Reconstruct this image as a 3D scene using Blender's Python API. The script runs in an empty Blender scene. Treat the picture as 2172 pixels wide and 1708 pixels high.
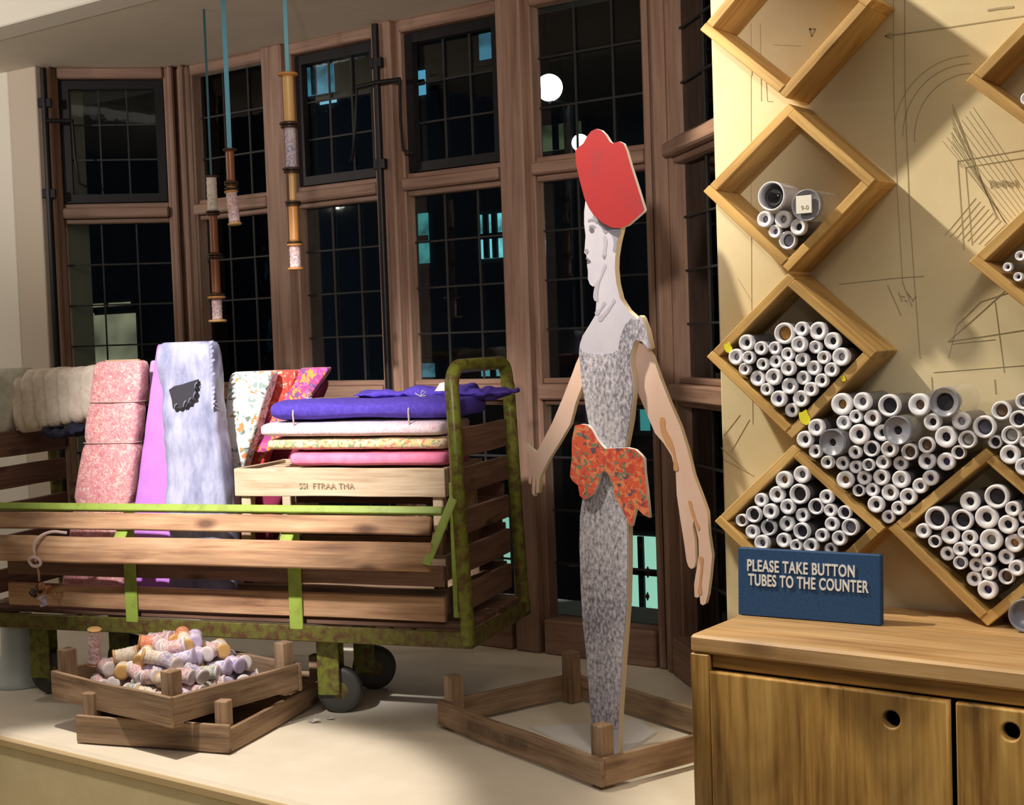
import bpy, bmesh, math, random
from mathutils import Vector, Matrix, noise
C = bpy.context.scene.collection
R = math.radians
# ------------------------------------------------------------------ camera
F = 2950.0; CX, CY = 1086.0, 854.0
ROLL = R(-1.97); PITCH = R(2.7); YAW = R(36.2); EYE = 1.5
cd = bpy.data.cameras.new('camera'); cam = bpy.data.objects.new('camera', cd); C.objects.link(cam)
cd.sensor_fit = 'HORIZONTAL'; cd.sensor_width = 36.0; cd.lens = 36.0 * F / 2172.0
cd.clip_start = 0.05; cd.clip_end = 200
cam.matrix_world = (Matrix.Translation((0, 0, EYE)) @ Matrix.Rotation(YAW, 4, 'Z') @
                    Matrix.Rotation(R(90) - PITCH, 4, 'X') @ Matrix.Rotation(ROLL, 4, 'Z'))
bpy.context.scene.camera = cam
# ------------------------------------------------------------------ world, light, exposure
vs = bpy.context.scene.view_settings
vs.view_transform = 'Standard'; vs.look = 'None'; vs.gamma = 1.0; vs.use_curve_mapping = False; vs.exposure = 0.35
w = bpy.data.worlds.new('night'); bpy.context.scene.world = w; w.use_nodes = True
w.node_tree.nodes['Background'].inputs[0].default_value = (0.010, 0.014, 0.022, 1)
w.node_tree.nodes['Background'].inputs[1].default_value = 1.0

def light(name, kind, loc, target, power, col, size=0.1, spot=60, blend=0.5, sy=None):
    l = bpy.data.lights.new(name, kind); l.energy = power; l.color = col
    o = bpy.data.objects.new(name, l); C.objects.link(o); o.location = loc
    d = Vector(target) - Vector(loc); o.rotation_euler = d.to_track_quat('-Z', 'Y').to_euler()
    if kind == 'SPOT': l.spot_size = R(spot); l.spot_blend = blend; l.shadow_soft_size = size
    elif kind == 'AREA':
        l.size = size
        if sy: l.shape = 'RECTANGLE'; l.size_y = sy
    else: l.shadow_soft_size = size
    return o
light('shelf_spotlight', 'SPOT', (-2.15, 1.86, 2.92), (-0.62, 2.6, 1.50), 155, (1.0, 0.89, 0.70), 0.035, 66, 0.35)
light('trolley_spotlight', 'SPOT', (-1.9, 0.30, 2.80), (-2.58, 2.42, 1.30), 520, (1.0, 0.93, 0.88), 0.05, 28, 0.9)
light('ledge_spotlight', 'SPOT', (-2.25, 1.50, 3.0), (-2.25, 1.58, 0.6), 190, (1.0, 0.89, 0.76), 0.05, 37, 0.25)
light('window_spotlight', 'SPOT', (-0.30, -0.10, 2.10), (-2.05, 2.8, 1.98), 150, (1.0, 0.88, 0.78), 0.07, 30, 0.6)
light('bulkhead_fill', 'SPOT', (-3.3, 0.6, 2.2), (-3.6, 2.5, 2.62), 60, (1.0, 0.94, 0.88), 0.05, 60, 0.8)  # unseen fill, added to brighten the bulkhead face
light('cabinet_fill', 'SPOT', (0.2, 0.9, 3.0), (-0.55, 2.35, 1.0), 60, (1.0, 0.90, 0.76), 0.25, 46, 0.7)  # soft unseen fill added for the cabinet and shelf side
light('ceiling_wash', 'AREA', (-0.9, 0.5, 3.12), (-0.9, 0.6, 0.0), 13, (1.0, 0.92, 0.82), 3.0, sy=2.6)
light('room_fill', 'POINT', (-4.6, 1.6, 2.19), (0, 0, 0), 18, (1.0, 0.88, 0.76), 0.04)  # unseen point fill at the left, added to lift soffit and windows
light('room_fill', 'POINT', (0.6, -0.8, 2.10), (0, 0, 0), 9, (1.0, 0.92, 0.85), 0.15)  # weaker unseen point fill added behind the camera on the right

# ------------------------------------------------------------------ photo point -> world point on a real plane
def ray(px, py):
    a = (px - CX) / F; b = (py - CY) / F
    cr, sr = math.cos(ROLL), math.sin(ROLL)
    X = a * cr + b * sr; U = -(-a * sr + b * cr)
    cp, sp = math.cos(PITCH), math.sin(PITCH)
    y = cp + U * sp; z = -sp + U * cp
    c, s = math.cos(YAW), math.sin(YAW)
    return Vector((X * c - y * s, X * s + y * c, z))
EY = Vector((0, 0, EYE))
def onZ(px, py, z): r = ray(px, py); return r * ((z - EYE) / r.z) + EY
def onY(px, py, Y): r = ray(px, py); return r * (Y / r.y) + EY
def onV(px, py, P, ang):
    n = Vector((-math.sin(R(ang)), math.cos(R(ang)), 0)); r = ray(px, py)
    return r * (n.dot(Vector((P[0], P[1], 0))) / n.dot(r)) + EY

# ------------------------------------------------------------------ materials
def _mat(name):
    m = bpy.data.materials.new(name); m.use_nodes = True
    return m, m.node_tree, m.node_tree.nodes['Principled BSDF']
def plain(name, col, rough=0.6, metal=0.0, spec=0.5, **kw):
    m, t, b = _mat(name); b.inputs['Base Color'].default_value = (*col, 1)
    b.inputs['Roughness'].default_value = rough; b.inputs['Metallic'].default_value = metal
    b.inputs['Specular IOR Level'].default_value = spec
    for k, v in kw.items(): b.inputs[k.replace('_', ' ')].default_value = v
    return m
def N(t, typ, **kw):
    n = t.nodes.new(typ)
    for k, v in kw.items():
        if k in n.inputs: n.inputs[k].default_value = v
        else: setattr(n, k, v)
    return n
def ramp(t, fac, stops, interp='LINEAR'):
    r = t.nodes.new('ShaderNodeValToRGB'); r.color_ramp.interpolation = interp
    e = r.color_ramp.elements
    while len(e) < len(stops): e.new(0.5)
    for i, (p, c) in enumerate(stops): e[i].position = p; e[i].color = (*c, 1)
    t.links.new(fac, r.inputs[0]); return r.outputs[0]
def coords(t, scale, space='Object', rnd=True):
    tc = t.nodes.new('ShaderNodeTexCoord'); mp = t.nodes.new('ShaderNodeMapping')
    mp.inputs['Scale'].default_value = scale; out = tc.outputs[space]
    if rnd:
        oi = t.nodes.new('ShaderNodeObjectInfo'); ml = N(t, 'ShaderNodeMath', operation='MULTIPLY'); ml.inputs[1].default_value = 37.0
        t.links.new(oi.outputs['Random'], ml.inputs[0])
        ad = N(t, 'ShaderNodeVectorMath', operation='ADD')
        t.links.new(out, ad.inputs[0]); t.links.new(ml.outputs[0], ad.inputs[1]); out = ad.outputs[0]
    t.links.new(out, mp.inputs['Vector']); return mp.outputs[0]
def wood(name, dark, mid, light_, rough=0.65, scale=1.0, axis=0, knots=True, bump=0.25, blotch=0.0):
    """grain running along local axis"""
    m, t, b = _mat(name)
    s = [16 * scale] * 3; s[axis] = 1.6 * scale
    v = coords(t, s)
    n1 = N(t, 'ShaderNodeTexNoise', Scale=1.6, Detail=8.0, Roughness=0.62, Distortion=0.6); t.links.new(v, n1.inputs['Vector'])
    s2 = [90 * scale] * 3; s2[axis] = 3 * scale
    v2 = coords(t, s2); n2 = N(t, 'ShaderNodeTexNoise', Scale=1.5, Detail=4.0); t.links.new(v2, n2.inputs['Vector'])
    mx = N(t, 'ShaderNodeMix', data_type='FLOAT'); mx.inputs[0].default_value = 0.35
    t.links.new(n1.outputs[0], mx.inputs[2]); t.links.new(n2.outputs[0], mx.inputs[3])
    col = ramp(t, mx.outputs[0], [(0.33, dark), (0.5, mid), (0.66, light_)])
    if knots:
        s3 = [9 * scale] * 3; s3[axis] = 4 * scale
        v3 = coords(t, s3); vo = N(t, 'ShaderNodeTexVoronoi', Scale=0.8); t.links.new(v3, vo.inputs['Vector'])
        k = ramp(t, vo.outputs['Distance'], [(0.05, (0.9, 0.9, 0.9)), (0.14, (0, 0, 0))])
        mm = N(t, 'ShaderNodeMix', data_type='RGBA'); t.links.new(k, mm.inputs[0]); t.links.new(col, mm.inputs[6])
        mm.inputs[7].default_value = (dark[0] * .55, dark[1] * .5, dark[2] * .5, 1); col = mm.outputs[2]
    if blotch:
        s4 = [7 * scale] * 3; s4[axis] = 2.2 * scale
        v4 = coords(t, s4); n4 = N(t, 'ShaderNodeTexNoise', Scale=1.0, Detail=3.0, Distortion=1.2); t.links.new(v4, n4.inputs['Vector'])
        f4 = ramp(t, n4.outputs[0], [(0.35, (1 - blotch, 1 - blotch * 1.05, 1 - blotch * 1.1)), (0.6, (1.08, 1.08, 1.08))])
        mb = N(t, 'ShaderNodeMix', data_type='RGBA', blend_type='MULTIPLY'); mb.inputs[0].default_value = 1.0
        t.links.new(col, mb.inputs[6]); t.links.new(f4, mb.inputs[7]); col = mb.outputs[2]
    t.links.new(col, b.inputs['Base Color']); b.inputs['Roughness'].default_value = rough
    bp = N(t, 'ShaderNodeBump', Strength=bump, Distance=0.002); t.links.new(mx.outputs[0], bp.inputs['Height']); t.links.new(bp.outputs[0], b.inputs['Normal'])
    return m
def cloth(name, palette, scale=60, rough=0.8, sheen=0.2, weave=500, fine=None, stretch=(1, 1, 1)):
    """printed cloth: constant-colour cells from a palette [(pos,col)...]"""
    m, t, b = _mat(name)
    v = coords(t, stretch, rnd=False)
    n = N(t, 'ShaderNodeTexNoise', Scale=scale * 0.5, Detail=2.0); t.links.new(v, n.inputs['Vector'])
    ad = N(t, 'ShaderNodeMix', data_type='RGBA', blend_type='ADD'); ad.inputs[0].default_value = 0.03
    t.links.new(v, ad.inputs[6]); t.links.new(n.outputs[1], ad.inputs[7])
    vo = N(t, 'ShaderNodeTexVoronoi', Scale=scale); t.links.new(ad.outputs[2], vo.inputs['Vector'])
    sp = N(t, 'ShaderNodeSeparateColor'); t.links.new(vo.outputs['Color'], sp.inputs[0])
    col = ramp(t, sp.outputs[0], palette, 'CONSTANT' if fine is None else 'LINEAR')
    t.links.new(col, b.inputs['Base Color']); b.inputs['Roughness'].default_value = rough
    b.inputs['Sheen Weight'].default_value = sheen
    nn = N(t, 'ShaderNodeTexNoise', Scale=weave, Detail=2.0); t.links.new(v, nn.inputs['Vector'])
    bp = N(t, 'ShaderNodeBump', Strength=0.3, Distance=0.001); t.links.new(nn.outputs[0], bp.inputs['Height']); t.links.new(bp.outputs[0], b.inputs['Normal'])
    return m
def mottled(name, a, bcol, scale=20, rough=0.6, metal=0.0, lo=0.45, hi=0.6, bump=0.1, detail=6.0, spec=0.5, stretch=(1, 1, 1)):
    m, t, b = _mat(name); v = coords(t, stretch, rnd=False)
    n = N(t, 'ShaderNodeTexNoise', Scale=scale, Detail=detail, Roughness=0.65); t.links.new(v, n.inputs['Vector'])
    t.links.new(ramp(t, n.outputs[0], [(lo, a), (hi, bcol)]), b.inputs['Base Color'])
    b.inputs['Roughness'].default_value = rough; b.inputs['Metallic'].default_value = metal; b.inputs['Specular IOR Level'].default_value = spec
    bp = N(t, 'ShaderNodeBump', Strength=bump, Distance=0.002); t.links.new(n.outputs[0], bp.inputs['Height']); t.links.new(bp.outputs[0], b.inputs['Normal'])
    return m
def glow(name, col, strength, noise_scale=None):
    m, t, b = _mat(name); b.inputs['Base Color'].default_value = (0, 0, 0, 1)
    b.inputs['Emission Color'].default_value = (*col, 1); b.inputs['Emission Strength'].default_value = strength
    if noise_scale:
        v = coords(t, (1, 1, 1), rnd=False); n = N(t, 'ShaderNodeTexNoise', Scale=noise_scale, Detail=3.0); t.links.new(v, n.inputs['Vector'])
        t.links.new(ramp(t, n.outputs[0], [(0.38, tuple(c * .12 for c in col)), (0.55, col)]), b.inputs['Emission Color'])
    return m

M = {}
M['oak'] = wood('oak_window', (0.17, 0.092, 0.062), (0.29, 0.172, 0.122), (0.38, 0.24, 0.175), 0.6, 1.0, 0, False, 0.2)
M['pine'] = wood('yellow_pine', (0.37, 0.20, 0.055), (0.60, 0.37, 0.125), (0.74, 0.50, 0.20), 0.6, 1.0, 0, True, 0.2, 0.3)
M['cab'] = wood('cabinet_pine', (0.16, 0.068, 0.014), (0.43, 0.235, 0.060), (0.60, 0.37, 0.115), 0.5, 0.75, 0, True, 0.3, 0.35)
M['worktop'] = wood('worktop_pine', (0.28, 0.14, 0.05), (0.52, 0.32, 0.14), (0.62, 0.42, 0.22), 0.5, 0.75, 0, True, 0.3, 0.2)
M['cabv'] = wood('cabinet_pine_upright', (0.14, 0.055, 0.010), (0.50, 0.285, 0.075), (0.68, 0.44, 0.15), 0.5, 0.85, 2, True, 0.3, 0.55)
M['crate'] = wood('crate_wood', (0.16, 0.095, 0.058), (0.34, 0.225, 0.14), (0.47, 0.335, 0.22), 0.85, 1.3, 0, True, 0.35, 0.3)
M['crate_pale'] = wood('pale_crate_wood', (0.36, 0.245, 0.15), (0.58, 0.44, 0.30), (0.70, 0.56, 0.41), 0.85, 1.3, 0, True, 0.3)
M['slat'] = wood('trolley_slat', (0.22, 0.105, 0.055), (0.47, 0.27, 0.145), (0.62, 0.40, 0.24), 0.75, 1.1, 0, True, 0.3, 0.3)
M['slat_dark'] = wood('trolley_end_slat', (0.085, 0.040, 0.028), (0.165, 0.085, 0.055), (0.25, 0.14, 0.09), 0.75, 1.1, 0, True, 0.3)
M['green'] = mottled('green_paint', (0.19, 0.225, 0.028), (0.12, 0.075, 0.022), 45, 0.36, 0, 0.42, 0.60, 0.25)
M['green_clean'] = mottled('bright_green_paint', (0.31, 0.43, 0.07), (0.24, 0.29, 0.05), 30, 0.45, 0, 0.5, 0.7, 0.15)
M['green_rust'] = mottled('rusty_green_paint', (0.135, 0.135, 0.022), (0.10, 0.045, 0.018), 55, 0.55, 0, 0.42, 0.62, 0.3)
M['cream'] = plain('cream_plaster', (0.74, 0.69, 0.60), 0.85)
M['soffit'] = mottled('soffit_plaster', (0.66, 0.59, 0.49), (0.69, 0.62, 0.52), 5, 0.9, bump=0.03)
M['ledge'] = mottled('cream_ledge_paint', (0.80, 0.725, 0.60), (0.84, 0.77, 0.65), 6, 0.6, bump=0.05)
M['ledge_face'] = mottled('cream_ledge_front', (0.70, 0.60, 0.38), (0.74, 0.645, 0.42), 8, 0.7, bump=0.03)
M['ledge_edge'] = plain('ledge_edge', (0.56, 0.43, 0.24), 0.6)
M['paper'] = mottled('parchment_wall', (0.67, 0.565, 0.35), (0.72, 0.62, 0.40), 4, 0.8, bump=0.03)
M['ink'] = plain('pencil_line', (0.40, 0.33, 0.20), 0.9)
M['iron'] = plain('black_iron', (0.018, 0.016, 0.018), 0.45, 0.6)
M['lead'] = plain('lead_came', (0.016, 0.015, 0.015), 0.6, 0.0)
M['white'] = plain('white_board', (0.80, 0.79, 0.80), 0.7)
M['edgewood'] = plain('board_edge', (0.72, 0.62, 0.46), 0.8)
M['dark'] = plain('dark_void', (0.008, 0.007, 0.006), 0.9)
def glassmat():
    m, t, b = _mat('window_glass'); t.nodes.remove(b)
    o = [n for n in t.nodes if n.type == 'OUTPUT_MATERIAL'][0]
    tr = N(t, 'ShaderNodeBsdfTransparent'); tr.inputs[0].default_value = (0.86, 0.92, 0.90, 1)
    gl = N(t, 'ShaderNodeBsdfGlossy', Roughness=0.02); fr = N(t, 'ShaderNodeFresnel', IOR=1.4)
    n = N(t, 'ShaderNodeTexNoise', Scale=9.0, Detail=2.0); bp = N(t, 'ShaderNodeBump', Strength=0.02, Distance=0.01)
    t.links.new(n.outputs[0], bp.inputs['Height']); t.links.new(bp.outputs[0], gl.inputs['Normal'])
    mx = N(t, 'ShaderNodeMixShader'); t.links.new(fr.outputs[0], mx.inputs[0]); t.links.new(tr.outputs[0], mx.inputs[1]); t.links.new(gl.outputs[0], mx.inputs[2])
    t.links.new(mx.outputs[0], o.inputs[0]); return m
M['glass'] = glassmat()

# ------------------------------------------------------------------ object helpers
def mesh_from(bm, name, mat, smooth=False):
    bmesh.ops.recalc_face_normals(bm, faces=bm.faces)
    me = bpy.data.meshes.new(name); bm.to_mesh(me); bm.free()
    for m in (mat if isinstance(mat, (list, tuple)) else [mat]): me.materials.append(m)
    if smooth:
        for p in me.polygons: p.use_smooth = True
    return me
def link(name, me, parent=None, mtx=None):
    o = bpy.data.objects.new(name, me); C.objects.link(o)
    if parent: o.parent = parent
    if mtx is not None: o.matrix_local = mtx
    return o
def tag(o, label=None, cat=None, group=None, kind=None):
    if label: o['label'] = label
    if cat: o['category'] = cat
    if group: o['group'] = group
    if kind: o['kind'] = kind
    return o
def thing(name, label, cat, loc=(0, 0, 0), rotz=0, group=None, rot=None):
    o = bpy.data.objects.new(name, None); C.objects.link(o); o.empty_display_size = 0.05
    o.location = loc; o.rotation_euler = rot if rot else (0, 0, rotz)
    return tag(o, label, cat, group)
def frame_x(p0, p1, up=(0, 0, 1)):
    p0, p1 = Vector(p0), Vector(p1); x = (p1 - p0).normalized(); u = Vector(up)
    y = u.cross(x)
    if y.length < 1e-4: y = Vector((0, 1, 0)).cross(x)
    y.normalize(); z = x.cross(y)
    m = Matrix((x, y, z)).transposed().to_4x4(); m.translation = (p0 + p1) / 2
    return m, (p1 - p0).length
def bevelled_box(sx, sy, sz, bev=0.002, seg=1, warp=0.0):
    bm = bmesh.new(); bmesh.ops.create_cube(bm, size=1)
    for v in bm.verts: v.co = Vector((v.co.x * sx, v.co.y * sy, v.co.z * sz))
    if warp:
        es = [e for e in bm.edges if abs((e.verts[0].co - e.verts[1].co).x) > sx * .9]
        bmesh.ops.subdivide_edges(bm, edges=es, cuts=7, use_grid_fill=True)
        s = random.random() * 50
        for v in bm.verts:
            v.co.z += warp * noise.noise(Vector((v.co.x * 5 + s, 0, 1))); v.co.y += warp * noise.noise(Vector((v.co.x * 4 + s, 3, 1)))
    if bev:
        es = [e for e in bm.edges if len(e.link_faces) == 2 and e.calc_face_angle(0) > 0.8]
        bmesh.ops.bevel(bm, geom=es, offset=bev, segments=seg, affect='EDGES', profile=0.6)
    return bm
def beam(name, p0, p1, w, h, mat, parent=None, up=(0, 0, 1), bev=0.002, warp=0.0):
    """board from p0 to p1; w across (local y), h along up"""
    m, L = frame_x(p0, p1, up)
    return link(name, mesh_from(bevelled_box(L, w, h, bev, 1, warp), name, mat), parent, m)
def box(name, lo, hi, mat, parent=None, bev=0.002):
    lo, hi = Vector(lo), Vector(hi); d = hi - lo
    return link(name, mesh_from(bevelled_box(d.x, d.y, d.z, bev), name, mat), parent, Matrix.Translation((lo + hi) / 2))
def add_box(bm, lo, hi):
    r = bmesh.ops.create_cube(bm, size=1); lo, hi = Vector(lo), Vector(hi)
    for v in r['verts']:
        v.co = Vector(((v.co.x + .5) * (hi.x - lo.x) + lo.x, (v.co.y + .5) * (hi.y - lo.y) + lo.y, (v.co.z + .5) * (hi.z - lo.z) + lo.z))
def lathe(prof, seg=24, cap=True, axis='z'):
    bm = bmesh.new(); rings = []
    for (r, z) in prof:
        ring = []
        for k in range(seg):
            a = 2 * math.pi * k / seg
            co = (r * math.cos(a), r * math.sin(a), z)
            if axis == 'y': co = (co[0], co[2], co[1])
            ring.append(bm.verts.new(co))
        rings.append(ring)
    for i in range(len(rings) - 1):
        for k in range(seg):
            bm.faces.new((rings[i][k], rings[i][(k + 1) % seg], rings[i + 1][(k + 1) % seg], rings[i + 1][k]))
    if cap: bm.faces.new(rings[0]); bm.faces.new(rings[-1])
    return bm
def tube(name, pts, r, mat, parent=None, seg=10, smooth=True, spline='POLY', flat=None):
    cu = bpy.data.curves.new(name, 'CURVE'); cu.dimensions = '3D'; cu.bevel_depth = r; cu.bevel_resolution = 4; cu.use_fill_caps = True
    if spline == 'POLY':
        s = cu.splines.new('POLY'); s.points.add(len(pts) - 1)
        for p, q in zip(s.points, pts): p.co = (*q, 1)
    else:
        s = cu.splines.new('BEZIER'); s.bezier_points.add(len(pts) - 1)
        for p, q in zip(s.bezier_points, pts): p.co = q; p.handle_left_type = p.handle_right_type = 'AUTO'
        cu.resolution_u = 8
    tmp = bpy.data.objects.new('tmp', cu); C.objects.link(tmp)
    dg = bpy.context.evaluated_depsgraph_get(); me = bpy.data.meshes.new_from_object(tmp.evaluated_get(dg)); bpy.data.objects.remove(tmp)
    me.materials.clear(); me.materials.append(mat)
    for p in me.polygons: p.use_smooth = smooth
    return link(name, me, parent)
def plate(name, outlines, thick, mats, parent=None, mtx=None, bev=0.0, smoothcurve=False):
    """flat board cut to an outline (x,z) with holes; front face towards -y, back at +thick"""
    cu = bpy.data.curves.new(name, 'CURVE'); cu.dimensions = '2D'; cu.fill_mode = 'BOTH'; cu.extrude = thick / 2 - bev; cu.bevel_depth = bev; cu.bevel_resolution = 1
    for k, o in enumerate(outlines):
        if smoothcurve and k == 0:
            s = cu.splines.new('BEZIER'); s.bezier_points.add(len(o) - 1)
            for p, q in zip(s.bezier_points, o): p.co = (q[0], q[1], 0); p.handle_left_type = p.handle_right_type = 'AUTO'
        else:
            s = cu.splines.new('POLY'); s.points.add(len(o) - 1)
            for p, q in zip(s.points, o): p.co = (q[0], q[1], 0, 1)
        s.use_cyclic_u = True; s.resolution_u = 5
    tmp = bpy.data.objects.new('tmp', cu); C.objects.link(tmp)
    dg = bpy.context.evaluated_depsgraph_get(); me = bpy.data.meshes.new_from_object(tmp.evaluated_get(dg)); bpy.data.objects.remove(tmp)
    me.transform(Matrix(((1, 0, 0, 0), (0, 0, -1, thick / 2), (0, 1, 0, 0), (0, 0, 0, 1))))
    me.materials.clear()
    for m in (mats if isinstance(mats, (list, tuple)) else [mats]): me.materials.append(m)
    if isinstance(mats, (list, tuple)) and len(mats) > 1:
        for p in me.polygons: p.material_index = 0 if p.normal.y < -0.7 else 1
    return link(name, me, parent, mtx)
def lettering(name, text, size, mat, parent, mtx, extrude=0.001, spacing=1.0, offset=0.0):
    cu = bpy.data.curves.new(name, 'FONT'); cu.body = text; cu.size = size; cu.extrude = extrude; cu.space_character = spacing; cu.offset = offset
    tmp = bpy.data.objects.new('tmp', cu); C.objects.link(tmp)
    dg = bpy.context.evaluated_depsgraph_get(); me = bpy.data.meshes.new_from_object(tmp.evaluated_get(dg)); bpy.data.objects.remove(tmp)
    me.transform(Matrix(((1, 0, 0, 0), (0, 0, -1, 0), (0, 1, 0, 0), (0, 0, 0, 1))))
    me.materials.clear(); me.materials.append(mat)
    return link(name, me, parent, mtx)
def copy_tree(o, parent=None):
    c = o.copy(); C.objects.link(c); c.parent = parent
    for ch in [x for x in o.children]: copy_tree(ch, c)
    return c
random.seed(4)

# ================================================================== THE SETTING
LZ = 0.60; SOF = 2.455; YM = 3.20; YW = 2.60
def struct(o): o['kind'] = 'structure'; return o
fl = struct(box('floor', (-6, -3, -0.05), (3, 1.86, 0), M['ledge_face'], bev=0))
lg = struct(box('trim_1', (-5.0, 1.905, 0.0), (-1.24, 3.9, LZ), [M['ledge']], bev=0.012)); lg['label'] = 'cream display ledge under the bay window'
struct(box('trim_2', (-5.0, 1.89, LZ - 0.026), (-1.24, 1.9045, LZ - 0.004), M['ledge_edge'], bev=0.004))
struct(box('wall_front', (-5.0, 1.894, 0.0), (-1.24, 1.9045, LZ - 0.0265), M['ledge_face'], bev=0.0))
struct(box('ceiling', (-6.0, 2.56, SOF), (-1.37, 3.45, SOF + 0.10), M['soffit'], bev=0))
struct(box('wall_bulkhead', (-6.0, 2.45, SOF - 0.002), (-1.37, 2.558, 3.2), M['cream'], bev=0.004))
struct(box('ceiling_room', (-6.0, -3.0, 3.2), (3.0, 2.7, 3.25), M['cream'], bev=0))
wr = struct(box('wall_right', (-1.363, YW, 0.0), (1.2, YW + 0.16, 3.2), M['paper'], bev=0.004))
# left wall: short return beside the window and the plaster wall beyond it
def vslab(name, a, b, z0, z1, t, mat, bev=0.003):
    """vertical slab from a to b (xy) of thickness t placed behind the line a-b (away from the room)"""
    a, b = Vector((*a, 0)), Vector((*b, 0)); x = (b - a).normalized(); y = Vector((-x.y, x.x, 0))
    m = Matrix((x, y, Vector((0, 0, 1)))).transposed().to_4x4(); m.translation = (a + b) / 2 + y * t / 2 + Vector((0, 0, (z0 + z1) / 2))
    return link(name, mesh_from(bevelled_box((b - a).length, t, z1 - z0, bev), name, mat), None, m)
struct(vslab('wall_left', (-4.15, 2.85), (-4.012, 2.86), LZ, SOF, 0.2, plain('beige_reveal', (0.54, 0.46, 0.37), 0.8)))
struct(vslab('wall_left_return', (-4.9, 2.79), (-4.152, 2.85), LZ, SOF, 0.2, M['cream']))

# ------------------------------------------------------------------ windows
def window(name, origin, ang, length, openings, zs, zr, upper, label):
    """openings [(s0,s1)] along the facet; zs = (bottom, sill_low, sill_high, transom_low, transom_high, top)"""
    root = bpy.data.objects.new(name, None); C.objects.link(root); root.location = origin; root.rotation_euler = (0, 0, R(ang)); root['kind'] = 'structure'; root['label'] = label
    zb, s0, s1, t0, t1, tp = zs
    # posts (local: x along, y depth away from the room, z up)
    edges = [0.0]
    for a, b in openings: edges += [a, b]
    edges.append(length)
    for i in range(0, len(edges), 2):
        a, b = edges[i], edges[i + 1]; m = (a + b) / 2; wdt = b - a
        if wdt < 0.01: continue
        beam('post', (m, 0.02, zr), (m, 0.02, SOF), max(wdt - 0.03, 0.02), 0.075, M['oak'], root, up=(0, 1, 0), bev=0.006)
        for sx, k in ((a + 0.011, i > 0), (b - 0.011, i < len(edges) - 2)):
            if k: beam('moulding', (sx, 0.04, zr), (sx, 0.04, SOF), 0.022, 0.05, M['oak'], root, up=(0, 1, 0), bev=0.004)
    for (a, b) in openings:
        for nm, z0, z1, d in (('top_rail', tp, SOF, 0.05), ('transom', t0 + 0.016, t1 - 0.016, 0.07), ('sill_rail', s0 + 0.016, s1 - 0.016, 0.075), ('bottom_rail', zr, zb, 0.09)):
            beam(nm, (a, 0.03, (z0 + z1) / 2), (b, 0.03, (z0 + z1) / 2), d, z1 - z0, M['oak'], root, bev=0.005)
        for z in (t0 + 0.008, t1 - 0.008, s0 + 0.008, s1 - 0.008):
            beam('moulding', (a, 0.045, z), (b, 0.045, z), 0.04, 0.016, M['oak'], root, bev=0.003)
    # glass and leading, opening by opening
    for i, (a, b) in enumerate(openings):
        for j, (z0, z1) in enumerate(((zb, s0), (s1, t0), (t1, tp))):
            g = box('glass', (a, 0.057, z0), (b, 0.060, z1), M['glass'], root, bev=0)
            a2, b2, c0, c1 = a, b, z0, z1
            if j == 2 and upper[i]:
                bm = bmesh.new(); f = 0.032
                add_box(bm, (a + .004, 0.03, z0 + .004), (a + f, 0.055, z1 - .004)); add_box(bm, (b - f, 0.03, z0 + .004), (b - .004, 0.055, z1 - .004))
                add_box(bm, (a + f, 0.03, z0 + .004), (b - f, 0.055, z0 + f)); add_box(bm, (a + f, 0.03, z1 - f), (b - f, 0.055, z1 - .004))
                link('casement_frame', mesh_from(bm, 'casement_frame', M['iron']), root)
                a2, b2, c0, c1 = a + f, b - f, z0 + f, z1 - f
            bm = bmesh.new(); nr = max(2, round((c1 - c0) / 0.135))
            for k in range(1, 3):
                x = a2 + (b2 - a2) * k / 3 + random.uniform(-.003, .003); add_box(bm, (x - .0028, 0.0515, c0), (x + .0028, 0.0565, c1))
            for k in range(1, nr):
                z = c0 + (c1 - c0) * k / nr; add_box(bm, (a2, 0.0505, z - .0028), (b2, 0.0565, z + .0028))
            link('lead_cames', mesh_from(bm, 'lead_cames', M['lead']), root)
    return root
ZS = (0.70, 1.305, 1.380, 1.933, 2.000, 2.418)
W2 = window('window_2', (-3.70, YM, 0), 0, 1.855, [(0.05, 0.40), (0.52, 0.872), (0.978, 1.338), (1.452, 1.815)], ZS, LZ,
            (False, True, True, False), 'long oak window facet with leaded panes facing the ledge')
W1 = window('window_1', (-3.70 - .3217, YM - .3217, 0), 45, 0.455, [(0.058, 0.405)], ZS, LZ, (True,), 'left oak window facet with an iron casement')
W3 = window('window_3', (-1.845, YM, 0), -43, 0.60, [(0.06, 0.58)], (0.70, 1.305, 1.380, 1.933, 2.000, 2.418), LZ, (False,), 'right oak window facet beside the shelf wall')
# iron rods against the posts with brackets and casement stays
def iron_rod(root, x, stay):
    tube('iron_rod', [(x, -0.035, 0.8), (x, -0.035, SOF - 0.01)], 0.0105, M['iron'], root)
    for z in (2.33, 2.03, 1.2): beam('rod_bracket', (x - .022, -0.034, z), (x + .022, -0.034, z), 0.018, 0.03, M['iron'], root)
    for s in stay:
        tube('casement_stay', [(x + s * .0, -0.042, 2.27), (x + s * .085, -0.03, 2.27)], 0.0075, M['iron'], root)
        tube('casement_stay', [(x + s * .085, -0.03, 2.275), (x + s * .09, -0.04, 2.15), (x + s * .10, -0.045, 2.06), (x + s * .125, -0.03, 2.05)], 0.0045, M['iron'], root)
beam('corner_post', (0.0, 0.045, LZ), (0.0, 0.045, SOF), 0.09, 0.09, M['oak'], W2, up=(0, 1, 0), bev=0.01)
beam('corner_post', (1.86, 0.05, LZ), (1.86, 0.05, SOF), 0.08, 0.09, M['oak'], W2, up=(0, 1, 0), bev=0.01)
iron_rod(W2, 0.925, (-1, 1))
iron_rod(W1, 0.022, (1,))

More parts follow.
